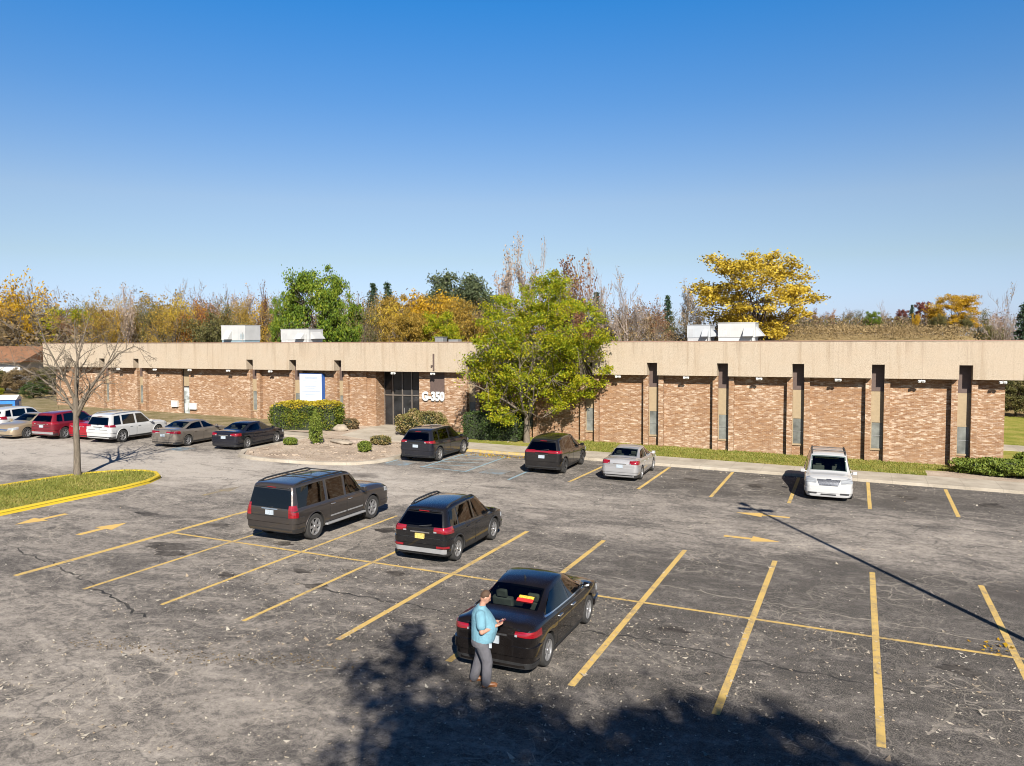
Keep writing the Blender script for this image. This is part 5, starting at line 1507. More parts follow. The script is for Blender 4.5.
# ---- woods behind the building: a few grown kinds, copied as separate trees
PROTO = {}
def proto(kind, seed):
    key = (kind, seed)
    if key in PROTO: return PROTO[key]
    r = random.Random(seed*7+hash_(kind))
    if kind == 'bare':
        br, tips = grow(r, 15, .20, 3.2, levels=4, nmain=7, spread=.62, up=.55, len0=.52, kids=(6, 6, 5, 4), bend=.20, ratio=.52, minr=.022)
        pts = scatter(r, r.sample(tips, min(len(tips), 260)), 1, .15, 3); ls = .30
    elif kind == 'thin':
        br, tips = grow(r, 15, .12, 5.5, levels=3, nmain=9, spread=.42, up=.7, len0=.42, kids=(6, 6, 5), bend=.2, ratio=.5, minr=.024)
        pts = scatter(r, tips, 1, .25, 2); ls = .26
    elif kind == 'sparse':
        br, tips = grow(r, 14, .18, 3.5, levels=3, nmain=8, spread=.7, up=.45, len0=.50, kids=(7, 6, 5), bend=.22, ratio=.55, minr=.022)
        pts = scatter(r, tips, 2, .34, 2); ls = .36
    elif kind == 'round':
        br, tips = grow(r, 12, .24, 2.6, levels=3, nmain=9, spread=.95, up=.28, len0=.50, kids=(7, 6, 5), bend=.22, ratio=.58, minr=.02)
        pts = scatter(r, tips, 11, .40, 2); ls = .30
    elif kind == 'dome':
        br, tips = grow(r, 11, .26, 2.4, levels=2, nmain=9, spread=.95, up=.25, len0=.50, kids=(7, 6), bend=.2, ratio=.55, minr=.03)
        br = [b for b in br if max(q.z for q in b[0]) < 10.5]; pts = []; hubs = [b[0][-1] for b in br[1:]]
        for k in range(120):
            th = r.uniform(0, 2*PI); ph = math.acos(r.uniform(-.9, 1)); rad = r.uniform(.35, 1.0)**.5
            lob = 1+.12*math.sin(3*th+seed)+.10*math.sin(5*th+2*ph+seed)
            c = Vector((5.2*lob*rad*math.sin(ph)*math.cos(th), 5.2*lob*rad*math.sin(ph)*math.sin(th), 6.3+5.3*lob*rad*math.cos(ph)))
            if c.z < 1.3: continue
            s = r.uniform(.45, .95)
            for _ in range(int(200*s)): pts.append((c.x+r.gauss(0, s*.62), c.y+r.gauss(0, s*.62), c.z+r.gauss(0, s*.36)))
            h = min(hubs, key=lambda q: (q-c).length); m = h.lerp(c, .5)+rvec(r)*.15; br.append(([h, m, c], [.04, .028, .014], 3))
        ls = .30
    elif kind == 'wood':
        br, tips = grow(r, 12, .2, 2.4, levels=3, nmain=9, spread=.8, up=.4, len0=.5, kids=(6, 6, 4), bend=.2, ratio=.55, minr=.02)
        pts = []; hubs = [b[0][-1] for b in br[1:]]
        for k in range(85):
            th = r.uniform(0, 2*PI); ph = math.acos(r.uniform(-.8, 1)); rad = r.uniform(.2, 1.0)**.5
            lob = 1+.16*math.sin(3*th+seed)+.14*math.sin(4*th+3*ph+seed)
            c = Vector((4.2*lob*rad*math.sin(ph)*math.cos(th), 4.2*lob*rad*math.sin(ph)*math.sin(th), 6.3+5.6*lob*rad*math.cos(ph)))
            if c.z < 1: continue
            s = r.uniform(.4, 1.0)
            for _ in range(int(75*s)): pts.append((c.x+r.gauss(0, s*.75), c.y+r.gauss(0, s*.75), c.z+r.gauss(0, s*.6)))
        ls = .25
    elif kind == 'oval':
        br, tips = grow(r, 13, .2, 2.2, levels=3, nmain=9, spread=.62, up=.5, len0=.46, kids=(7, 6, 5), bend=.2, ratio=.52, minr=.02)
        pts = scatter(r, tips, 10, .38, 2); ls = .30
    elif kind == 'conifer':
        br = [([Vector((0,0,-.2)), Vector((0,0,5)), Vector((0,0,13.5))], [.2,.14,.02], 7)]; pts = []
        z = 1.0
        while z < 13.6:
            L = 2.9*(1-z/14.2)**.85+.12
            for k in range(8):
                a = r.uniform(0, 6.28); l = L*r.uniform(.7, 1.1); d = Vector((math.cos(a), math.sin(a), -.12))
                e = Vector((0,0,z))+d*l; br.append(([Vector((0,0,z)), e], [.03,.01], 3))
                for q in range(int(10+l*11)):
                    u = r.random()**.7; c = Vector((0,0,z)).lerp(e, u); pts.append((c.x+r.gauss(0,.13), c.y+r.gauss(0,.13), c.z+r.gauss(0,.11)-.1*u))
            z += r.uniform(.30, .48)
        ls = .30
    elif kind == 'pine':
        br, tips = grow(r, 15, .2, 7.0, levels=2, nmain=10, spread=1.0, up=.3, len0=.36, kids=(6, 6), bend=.18, ratio=.55, minr=.02)
        pts = scatter(r, tips, 26, .34, 1); ls = .30
    elif kind == 'bush':
        br = []; tips = []
        for k in range(26):
            a = r.uniform(0, 6.28); d = Vector((math.cos(a)*.55*r.random(), math.sin(a)*.55*r.random(), 1)).normalized(); L = r.uniform(2.6, 5)
            p = Vector((math.cos(a)*r.random()*1.1, math.sin(a)*r.random()*1.1, 0)); q = [p]
            for s in range(4):
                d = (d+rvec(r)*.22).normalized(); q.append(q[-1]+d*L/4); tips.append((q[-1], s))
            br.append((q, [.04,.03,.025,.018,.01], 3))
            for s in range(7):
                b0 = q[r.randint(1, 4)]; dd = (d+rvec(r)*.8).normalized(); e = b0+dd*r.uniform(.5, 1.5); br.append(([b0, b0.lerp(e,.5)+rvec(r)*.08, e], [.018,.014,.008], 3)); tips.append((e, 3)); tips.append((b0.lerp(e, .5), 3))
        pts = scatter(r, tips, 3, .30, 1); ls = .26
    bm = MB()
    for a in br: bm.tube(a[0], a[1], a[2], cap=False)
    tm = bm.mesh('trunk_mesh', M['bark']); shade(tm, 80)
    lo = leaf_object('crown_mesh', pts, ls, LM['brown'], None, seed)
    lm_ = lo.data; bpy.data.objects.remove(lo)
    hh = max(max(v.co.z for v in tm.vertices), 1)
    if kind in ('dome', 'wood'): hh = 12.2
    PROTO[key] = (tm, lm_, hh)
    return PROTO[key]
def hash_(s): return sum(ord(c)*(i+3) for i, c in enumerate(s))

def put_tree(kind, seed, x, y, h, leaf, label, name='woodland_tree', wide=1.0, bark='bark', rot=None, group='trees in the woods behind the building', cat='tree'):
    tm, lm_, hh = proto(kind, seed)
    t = thing(name, label, cat, (x, y, ground_z(x, y)-.05), rot if rot is not None else (x*1.7+y) % 6.28, group)
    s = h/hh; t.scale = (s*wide, s*wide, s)
    a = link('trunk', tm, t); b = link('crown', lm_, t)
    for o, m in ((a, M[bark]), (b, LM[leaf])):
        o.material_slots[0].link = 'OBJECT'; o.material_slots[0].material = m
    return t
TREES = [
  ("sparse", 1, -114.5, 79.6, 16.6, "yellow", "thinly leaved tall yellowish tree at the far left of the woods", 0.85, "bark_pale"),
  ("dome", 1, -110.5, 74.5, 12.1, "yellow", "low orange-yellow tree at the left edge of the photo", 0.8, "bark"),
  ("bare", 1, -113.4, 82.2, 15.5, "pale", "wide bare tree beside the thin yellowish tree at the far left", 0.9, "bark"),
  ("bush", 2, -97.4, 71.4, 10.4, "brown", "bare bush at the foot of the woods", 1.6, "bark"),
  ("dome", 2, -107.1, 82.5, 11.2, "lime", "yellow-green low tree above the left end of the roof", 1.0, "bark"),
  ("dome", 3, -107.9, 86.5, 11.1, "amber", "round-crowned autumn-coloured tree in the woods behind the building", 0.7, "bark"),
  ("sparse", 2, -100.4, 83.2, 10.6, "russet", "brown thinly leaved tree in the woods behind the building", 1, "bark"),
  ("thin", 1, -94.5, 81.6, 14.0, "pale", "tall pale bare tree with a white trunk, above the left wing of the building", 0.8, "bark_pale"),
  ("sparse", 1, -101.4, 91.7, 13.3, "amber", "brown thinly leaved tree in the woods behind the building", 0.9, "bark"),
  ("sparse", 3, -94.8, 88.0, 13.5, "amber", "brown thinly leaved tree in the woods behind the building", 0.9, "bark"),
  ("bare", 2, -98.8, 95.1, 15.6, "pale", "bluish-grey bare tree left of the two left rooftop units", 0.9, "bark"),
  ("round", 1, -83.1, 82.1, 11.2, "orange", "bushy autumn-coloured tree in the woods behind the building", 0.7, "bark"),
  ("bare", 3, -96.6, 98.2, 15.6, "pale", "bare grey tree in the woods behind the building", 1.0, "bark"),
  ("bare", 1, -89.7, 94.7, 14.5, "russet", "bare grey tree in the woods behind the building", 0.8, "bark"),
  ("round", 4, -79.1, 81.6, 10.3, "olive", "bushy autumn-coloured tree in the woods behind the building", 0.8, "bark"),
  ("thin", 2, -85.8, 94.2, 14.6, "pale", "slim bare tree in the woods behind the building", 0.9, "bark_pale"),
  ("thin", 3, -81.3, 93.9, 14.7, "russet", "thin pointed russet tree just left of the big green tree", 0.5, "bark_dark"),
  ("round", 2, -77.3, 86.7, 10.7, "amber", "bushy autumn-coloured tree in the woods behind the building", 0.8, "bark"),
  ("sparse", 3, -81.0, 87.3, 10.8, "amber", "brown thinly leaved tree in the woods behind the building", 1, "bark"),
  ("dome", 5, -68.9, 84.0, 13.1, "green", "smaller dark green tree touching the left side of the big green tree", 0.36, "bark_dark"),
  ("dome", 6, -60.3, 79.2, 15.8, "green", "big bright green tree rising behind the left wing", 0.62, "bark_dark"),
  ("dome", 7, -58.5, 80.9, 14.5, "green", "green tree forming the right shoulder of the big green tree", 0.42, "bark_dark"),
  ("sparse", 1, -69.1, 99.2, 12.3, "brown", "brown thinly leaved tree in the woods behind the building", 0.9, "bark"),
  ("bare", 3, -71.2, 104.8, 13.2, "brown", "bare grey tree in the woods behind the building", 0.9, "bark"),
  ("conifer", 1, -76.5, 115.7, 15.3, "needle", "left one of two dark conifers right of the big green tree", 1, "bark_dark"),
  ("conifer", 2, -74.2, 116.8, 15.5, "needle", "right one of two dark conifers right of the big green tree", 1, "bark_dark"),
  ("dome", 8, -59.7, 96.7, 12.9, "amber", "round-crowned autumn-coloured tree in the woods behind the building", 0.6, "bark"),
  ("oval", 1, -55.0, 94.4, 12.6, "yellow", "upright autumn-coloured tree in the woods behind the building", 1, "bark"),
  ("dome", 3, -52.4, 86.6, 10.1, "amber", "round-crowned autumn-coloured tree in the woods behind the building", 0.7, "bark"),
  ("dome", 2, -54.6, 98.9, 13.0, "amber", "round-crowned autumn-coloured tree in the woods behind the building", 0.6, "bark"),
  ("dome", 1, -54.6, 103.3, 12.8, "amber", "round-crowned autumn-coloured tree in the woods behind the building", 0.6, "bark"),
  ("dome", 9, -48.4, 88.4, 10.0, "lime", "yellow-lime low tree just above the roof left of the leafy tree", 0.7, "bark"),
  ("dome", 5, -50.7, 88.4, 9.7, "amber", "round-crowned autumn-coloured tree in the woods behind the building", 0.8, "bark"),
  ("oval", 2, -48.2, 95.1, 11.4, "amber", "upright autumn-coloured tree in the woods behind the building", 0.9, "bark"),
  ("pine", 1, -69.2, 125.6, 17.4, "pine", "dark pine in the pine row beyond the woods", 1, "bark"),
  ("pine", 2, -68.7, 130.2, 17.2, "pine", "dark pine in the pine row beyond the woods", 1, "bark"),
  ("pine", 3, -64.6, 127.6, 17.1, "pine", "dark pine in the pine row beyond the woods", 1, "bark"),
  ("pine", 1, -62.8, 130.6, 16.9, "pine", "dark pine in the pine row beyond the woods", 1, "bark"),
  ("thin", 1, -47.9, 106.7, 21.5, "pale", "tallest bare tree standing behind the leafy tree", 0.75, "bark_pale"),
  ("thin", 2, -45.3, 109.9, 19.7, "pale", "slim bare tree in the woods behind the building", 0.7, "bark_pale"),
  ("bare", 2, -42.9, 111.1, 21.5, "pale", "tall pinkish bare tree behind the right side of the leafy tree", 0.7, "bark_pale"),
  ("sparse", 2, -37.3, 106.8, 18.3, "russet", "tall tree with thin rusty leaves right of the leafy tree crown", 0.7, "bark_pale"),
  ("bare", 1, -37.8, 115.4, 20.3, "pale", "bare grey tree in the woods behind the building", 0.6, "bark_pale"),
  ("dome", 3, -36.0, 98.2, 11.5, "russet", "round-crowned autumn-coloured tree in the woods behind the building", 0.9, "bark"),
  ("conifer", 1, -39.5, 125.3, 13.9, "needle", "dark conifer just right of the leafy tree crown", 1, "bark_dark"),
  ("conifer", 2, -37.7, 112.8, 12.5, "olive", "dull olive conifer in the woods behind the building", 0.8, "bark_dark"),
  ("bare", 4, -28.1, 101.9, 14.9, "pale", "wide spreading bare tree with pale limbs above the right wing", 1.1, "bark_pale"),
  ("sparse", 3, -32.2, 108.6, 11.7, "brown", "brown thinly leaved tree in the woods behind the building", 0.9, "bark"),
  ("sparse", 1, -27.8, 110.6, 10.6, "russet", "brown thinly leaved tree in the woods behind the building", 0.9, "bark"),
  ("conifer", 3, -28.9, 129.9, 12.4, "needle", "dark conifer left of the big yellow tree", 0.9, "bark_dark"),
  ("thin", 3, -27.5, 115.1, 10.6, "russet", "slim bare tree in the woods behind the building", 0.9, "bark"),
  ("thin", 2, -23.3, 117.1, 11.9, "pale", "thin bare tree between the conifer and the big yellow tree", 0.8, "bark"),
  ("sparse", 2, -20.4, 109.4, 7.1, "brown", "brown thinly leaved tree in the woods behind the building", 0.9, "bark"),
  ("dome", 10, -10.1, 87.9, 10.9, "gold", "big golden-yellow tree rising behind the right wing", 1.32, "bark_dark"),
  ("round", 2, -6.1, 124.3, 3.8, "russet", "bushy autumn-coloured tree in the woods behind the building", 0.6, "bark"),
  ("round", 3, -4.0, 129.6, 3.8, "orange", "bushy autumn-coloured tree in the woods behind the building", 0.5, "bark"),
  ("sparse", 3, -8.2, 125.6, 3.6, "brown", "brown thinly leaved tree in the woods behind the building", 0.8, "bark"),
  ("sparse", 1, -1.7, 128.4, 4.0, "brown", "brown thinly leaved tree in the woods behind the building", 0.8, "bark"),
  ("dome", 4, 1.6, 114.6, 3.4, "green", "low dark green bushy tree behind the right wing", 0.75, "bark_dark"),
  ("bare", 3, 3.1, 128.4, 5.3, "pale", "small pale bare tree beside the low dark green tree", 0.7, "bark_pale"),
  ("sparse", 2, -0.4, 133.4, 4.0, "olive", "brown thinly leaved tree in the woods behind the building", 0.8, "bark"),
  ("dome", 5, 5.7, 131.7, 4.2, "red", "dark red tree left of the yellow domed tree", 0.6, "bark"),
  ("dome", 1, 9.0, 139.8, 5.7, "red", "taller dark red tree behind the yellow domed tree", 0.6, "bark"),
  ("conifer", 1, 6.6, 125.5, 4.3, "needle", "blue-green conifer between the dark red trees", 1.1, "bark_dark"),
  ("oval", 1, 6.2, 110.0, 2.7, "yellow", "small bright orange-yellow tree in front of the dark red trees", 0.55, "bark"),
  ("dome", 6, 11.0, 116.6, 5.7, "yellow", "yellow domed tree spreading low near the right edge", 1.3, "bark_dark"),
  ("round", 9, 8.9, 111.2, 2.8, "olive", "bushy autumn-coloured tree in the woods behind the building", 0.8, "bark"),
  ("round", 5, 12.1, 112.5, 2.7, "olive", "bushy autumn-coloured tree in the woods behind the building", 0.8, "bark"),
  ("round", 3, 16.7, 129.9, 9.4, "olive", "bushy autumn-coloured tree in the woods behind the building", 0.7, "bark_dark"),
  ("bare", 2, 16.9, 117.0, 14.3, "pale", "bare tree at the right edge of the photo", 0.8, "bark_pale"),
  ("conifer", 2, 17.3, 108.3, 11.2, "needle", "dark conifer cut by the right edge of the photo", 1, "bark_dark"),
  ("wood", 1, -117.8, 76.8, 11.9, "amber", "leafy autumn tree in the thick of the woods behind the building", 0.76, "bark"),
  ("wood", 2, -103.9, 69.7, 12.0, "brown", "leafy autumn tree in the thick of the woods behind the building", 0.58, "bark"),
  ("wood", 2, -111.1, 76.5, 12.5, "olive", "leafy autumn tree in the thick of the woods behind the building", 0.55, "bark"),
  ("wood", 4, -115.3, 81.2, 12.7, "amber", "leafy autumn tree in the thick of the woods behind the building", 0.59, "bark"),
  ("wood", 2, -108.5, 78.7, 12.7, "gold", "leafy autumn tree in the thick of the woods behind the building", 0.58, "bark"),
  ("wood", 2, -109.1, 81.7, 13.1, "brown", "leafy autumn tree in the thick of the woods behind the building", 0.77, "bark"),
  ("wood", 2, -103.7, 79.6, 11.2, "russet", "leafy autumn tree in the thick of the woods behind the building", 0.6, "bark"),
  ("wood", 4, -108.0, 85.5, 12.8, "olive", "leafy autumn tree in the thick of the woods behind the building", 0.62, "bark"),
  ("wood", 1, -93.9, 76.3, 12.1, "amber", "leafy autumn tree in the thick of the woods behind the building", 0.63, "bark"),
  ("wood", 3, -98.9, 82.8, 11.7, "yellow", "leafy autumn tree in the thick of the woods behind the building", 0.57, "bark"),
  ("wood", 2, -98.9, 85.0, 12.4, "amber", "leafy autumn tree in the thick of the woods behind the building", 0.67, "bark"),
  ("wood", 1, -101.1, 89.6, 13.2, "brown", "leafy autumn tree in the thick of the woods behind the building", 0.79, "bark"),
  ("wood", 4, -92.8, 84.4, 12.1, "olive", "leafy autumn tree in the thick of the woods behind the building", 0.64, "bark"),
  ("wood", 2, -83.8, 78.5, 12.2, "amber", "leafy autumn tree in the thick of the woods behind the building", 0.71, "bark"),
  ("wood", 4, -84.2, 81.6, 12.1, "gold", "leafy autumn tree in the thick of the woods behind the building", 0.64, "bark"),
  ("wood", 1, -90.3, 89.9, 12.0, "brown", "leafy autumn tree in the thick of the woods behind the building", 0.7, "bark"),
  ("wood", 4, -81.5, 83.9, 11.8, "russet", "leafy autumn tree in the thick of the woods behind the building", 0.79, "bark"),
  ("wood", 2, -84.5, 89.1, 12.2, "olive", "leafy autumn tree in the thick of the woods behind the building", 0.63, "bark"),
  ("wood", 3, -78.8, 86.1, 11.5, "amber", "leafy autumn tree in the thick of the woods behind the building", 0.63, "bark"),
  ("wood", 3, -81.8, 92.5, 11.7, "yellow", "leafy autumn tree in the thick of the woods behind the building", 0.8, "bark"),
  ("wood", 4, -83.7, 97.2, 13.1, "amber", "leafy autumn tree in the thick of the woods behind the building", 0.56, "bark"),
  ("wood", 4, -73.0, 87.6, 11.9, "brown", "leafy autumn tree in the thick of the woods behind the building", 0.59, "bark"),
  ("wood", 4, -60.5, 89.7, 11.5, "olive", "leafy autumn tree in the thick of the woods behind the building", 0.58, "bark"),
  ("wood", 3, -66.1, 101.6, 12.8, "amber", "leafy autumn tree in the thick of the woods behind the building", 0.59, "bark"),
  ("wood", 4, -57.5, 92.1, 11.5, "gold", "leafy autumn tree in the thick of the woods behind the building", 0.79, "bark"),
  ("wood", 4, -56.8, 94.7, 12.1, "brown", "leafy autumn tree in the thick of the woods behind the building", 0.65, "bark"),
  ("wood", 2, -61.9, 106.7, 12.6, "russet", "leafy autumn tree in the thick of the woods behind the building", 0.71, "bark"),
  ("wood", 3, -52.1, 93.4, 12.0, "olive", "leafy autumn tree in the thick of the woods behind the building", 0.68, "bark"),
  ("wood", 3, -50.0, 93.2, 11.6, "amber", "leafy autumn tree in the thick of the woods behind the building", 0.72, "bark"),
  ("wood", 3, -50.9, 99.4, 11.5, "yellow", "leafy autumn tree in the thick of the woods behind the building", 0.76, "bark"),
  ("wood", 3, -53.8, 109.0, 11.6, "amber", "leafy autumn tree in the thick of the woods behind the building", 0.71, "bark"),
  ("wood", 3, -46.8, 99.0, 11.4, "brown", "leafy autumn tree in the thick of the woods behind the building", 0.67, "bark"),
  ("wood", 3, -44.8, 100.9, 11.1, "olive", "leafy autumn tree in the thick of the woods behind the building", 0.73, "bark"),
  ("wood", 4, -46.2, 111.3, 11.5, "amber", "leafy autumn tree in the thick of the woods behind the building", 0.79, "bark"),
  ("wood", 3, -38.9, 100.2, 11.4, "gold", "leafy autumn tree in the thick of the woods behind the building", 0.78, "bark"),
  ("wood", 2, -40.2, 110.6, 11.6, "brown", "leafy autumn tree in the thick of the woods behind the building", 0.7, "bark"),
  ("wood", 3, -35.0, 104.1, 11.0, "russet", "leafy autumn tree in the thick of the woods behind the building", 0.73, "bark"),
  ("wood", 2, -35.3, 111.6, 12.0, "olive", "leafy autumn tree in the thick of the woods behind the building", 0.74, "bark"),
  ("wood", 2, -35.0, 118.3, 10.8, "olive", "leafy autumn tree in the thick of the woods behind the building", 0.59, "bark"),
  ("wood", 4, -32.1, 118.5, 11.8, "brown", "leafy autumn tree in the thick of the woods behind the building", 0.6, "bark"),
  ("wood", 1, -27.5, 109.5, 9.4, "brown", "leafy autumn tree in the thick of the woods behind the building", 0.7, "bark"),
  ("wood", 4, -24.0, 103.4, 6.9, "russet", "leafy autumn tree in the thick of the woods behind the building", 0.79, "bark"),
  ("wood", 3, -24.2, 116.4, 7.5, "olive", "leafy autumn tree in the thick of the woods behind the building", 0.79, "bark"),
  ("wood", 3, -9.1, 127.4, 3.6, "brown", "leafy autumn tree in the thick of the woods behind the building", 1.28, "bark"),
  ("wood", 4, -6.7, 126.2, 3.4, "pale", "leafy autumn tree in the thick of the woods behind the building", 1.23, "bark"),
  ("wood", 4, -4.3, 127.3, 3.5, "russet", "leafy autumn tree in the thick of the woods behind the building", 1.13, "bark"),
  ("wood", 3, -1.8, 133.8, 2.9, "brown", "leafy autumn tree in the thick of the woods behind the building", 1.23, "bark"),
  ("wood", 2, 0.7, 131.7, 3.6, "olive", "leafy autumn tree in the thick of the woods behind the building", 1.03, "bark"),
  ("wood", 2, 3.5, 134.0, 3.4, "brown", "leafy autumn tree in the thick of the woods behind the building", 1.1, "bark"),
  ("wood", 2, 5.8, 134.9, 3.2, "pale", "leafy autumn tree in the thick of the woods behind the building", 1.14, "bark"),
  ("wood", 4, 8.1, 137.0, 3.0, "russet", "leafy autumn tree in the thick of the woods behind the building", 0.91, "bark"),
  ("wood", 2, 11.3, 144.0, 4.1, "brown", "leafy autumn tree in the thick of the woods behind the building", 1.09, "bark"),
  ("wood", 3, 12.7, 138.0, 3.5, "olive", "leafy autumn tree in the thick of the woods behind the building", 0.92, "bark"),
  ("wood", 3, 14.9, 140.1, 3.9, "brown", "leafy autumn tree in the thick of the woods behind the building", 1.0, "bark"),
  ("wood", 2, 17.3, 141.1, 6.7, "pale", "leafy autumn tree in the thick of the woods behind the building", 1.19, "bark"),
  ("wood", 1, 20.5, 149.1, 11.4, "russet", "leafy autumn tree in the thick of the woods behind the building", 0.91, "bark"),
]
for k, sd, x, y, h, lf, lb, wd, bk in TREES:
    put_tree(k, sd, x, y, h, lf, lb, wide=wd, bark=bk)

# thicket along the foot of the woods: nobody could count its stems
def thicket(name, label, spots, leaf, n, ls, seed, twigs=True):
    r = random.Random(seed); pts = []; mb = MB()
    for x0, x1, y0, y1, h in spots:
        m = int(n*abs(x1-x0)*max(1., abs(y1-y0))/sum(abs(a[1]-a[0])*max(1., abs(a[3]-a[2])) for a in spots))
        k = max(1, m//28)
        for _ in range(k):
            u = r.random(); x = x0+(x1-x0)*r.random(); y = y0+(y1-y0)*r.random(); g = ground_z(x, y)
            hh = h*r.uniform(.45, 1.0); w = r.uniform(.6, 1.5)
            for _ in range(28):
                v = r.random()**.75
                pts.append((x+r.gauss(0, w)*(1-.45*v), y+r.gauss(0, w)*(1-.45*v), g+hh*v))
            if twigs:
                for _ in range(1):
                    e = Vector((x+r.gauss(0, .8), y+r.gauss(0, .8), g+hh*r.uniform(.8, 1.06)))
                    mb.tube([(x+r.gauss(0,.4), y+r.gauss(0,.4), g), e.lerp(Vector((x, y, g)), .5)+rvec(r)*.2, e], [.045, .03, .012], 3, cap=False)
    o = leaf_object(name, pts, ls, LM[leaf], None, seed)
    if label: tag(o, label, 'brush')
    o['kind'] = 'stuff'
    if twigs:
        t = mb.build(name+'_stems', M['twig'], None, fix=False); t['kind'] = 'stuff'; tag(t, 'bare stems standing up out of the '+label.split(' ', 2)[-1] if label else None, 'brush')
thicket('brown_thicket', 'dense brown thicket along the foot of the woods', [(-175, -120, 92, 116, 11), (-122, -60, 92, 112, 13.0), (-62, -46, 94, 116, 11.0), (-46, -22, 112, 124, 4.6), (-22, 12, 112, 124, 2.6), (-52, -22, 84, 98, 6.5), (-24, -12, 90, 100, 3.2)], 'brown', 90000, .27, 5)
thicket('olive_thicket', 'olive green thicket mixed into the foot of the woods', [(-170, -100, 98, 124, 10.0), (-102, -50, 100, 120, 11.5), (-54, -26, 82, 94, 5.5), (-50, -20, 114, 128, 4.5), (-20, 12, 114, 128, 2.6)], 'olive', 60000, .27, 6)
thicket('amber_thicket', 'amber and yellow saplings along the foot of the woods', [(-160, -100, 98, 116, 11.5), (-104, -62, 96, 110, 12.5), (-66, -48, 92, 106, 11.0)], 'amber', 64000, .26, 7)
thicket('dry_grass', 'tall dry grass on the rise behind the right wing', [(-24, 24, 92, 106, 1.3)], 'straw', 22000, .20, 8, False)
# shrubs left of the building and beyond its right end
LEFT = [(-79, 58.5, 3.2, 'olive', 'olive bush left of the building, nearest the brick corner'), (-82.5, 57.5, 3.0, 'brown', 'tan-brown bush behind the blue bin'), (-86.5, 56.5, 2.9, 'olive', 'olive bush above the blue bin at the left edge'), (-74, 52.5, 1.9, 'darkhedge', 'low dark green bush at the left corner of the building'),
        (-71.5, 55.5, 2.0, 'darkhedge', 'dark bush tucked behind the left corner of the building'), (-79, 52, 1.3, 'lime', 'low yellowish bush between the bin and the building'), (-90, 60.5, 2.6, 'brown', 'brown bush in front of the low house')]
for i, (x, y, h, lf, lb) in enumerate(LEFT):
    for_ = put_tree('dome', 11+i % 3, x, y, h, lf, lb, 'bush', 1.5, 'bark_dark', group='bushes left of the building', cat='bush')
RIGHT = [(13.0, 84, 6.4, 'olive', 'olive bush beyond the right end of the building'), (15.4, 83, 6.2, 'brown', 'brown bush beyond the lawn at the right edge'), (14.6, 92, 7.4, 'olive', 'taller olive bush farther behind the lawn at the right edge')]
for i, (x, y, h, lf, lb) in enumerate(RIGHT):
    put_tree('dome', 11+i, x, y, h-2, lf, lb, 'bush', 1.1, 'bark_dark', group='bushes beyond the right end of the building', cat='bush')

# ---- grass blades on the strips
def blades(name, label, polys, n, h, mat, seed):
    rg = np.random.default_rng(seed); V = []
    tot = sum((a[1]-a[0])*(a[3]-a[2]) for a in polys)
    Ps = []
    for x0, x1, y0, y1, dz, test in polys:
        m = int(n*(x1-x0)*(y1-y0)/tot); X = rg.uniform(x0, x1, m); Y = rg.uniform(y0, y1, m)
        if test: k = test(X, Y); X, Y = X[k], Y[k]
        Ps.append(np.stack([X, Y, SLOPE*X+dz], 1))
    P = np.concatenate(Ps); m = len(P); a = rg.uniform(0, 2*np.pi, m); w = .018; hh = h*(.4+rg.random(m)); ln = rg.normal(0, .5, (m, 2))*hh[:, None]
    d = np.stack([np.cos(a)*w, np.sin(a)*w, 0*a], 1)
    T_ = P + np.concatenate([ln, hh[:, None]], 1)
    V = np.stack([P-d, P+d, T_], 1).reshape(-1, 3)
    me = bpy.data.meshes.new(name); me.vertices.add(3*m); me.vertices.foreach_set('co', V.ravel()); me.loops.add(3*m); me.loops.foreach_set('vertex_index', np.arange(3*m, dtype=np.int32))
    me.polygons.add(m); me.polygons.foreach_set('loop_start', np.arange(0, 3*m, 3, dtype=np.int32)); me.polygons.foreach_set('loop_total', np.full(m, 3, np.int32))
    me.materials.append(mat); me.update(calc_edges=True)
    o = link(name, me); o['kind'] = 'stuff'; tag(o, label, 'grass')
gm = leafmat('grass_blades', [(0, (.075,.095,.016)), (.4, (.155,.175,.03)), (.7, (.24,.215,.055)), (1, (.33,.26,.10))], .3, .8)
def in_isl(X, Y):
    k = (X > -33.55) & (X < -28.95)
    e = ((X+31.2)/2.35)**2 + ((np.maximum(Y, 24.5)-24.5)/3.2)**2 < 1
    return k & e
blades('grass', 'short patchy grass on the island with the yellow kerb', [(-33.6, -28.9, 8, 27.8, .11, in_isl)], 32000, .08, gm, 1)
blades('grass', 'short grass strip between the sidewalk and the brick wall', [(-17.5, 14, 44.5, 48.8, .12, lambda X, Y: ~((X > 3.2) & (Y < 46.6) & (X < 11)))], 26000, .09, gm, 2)

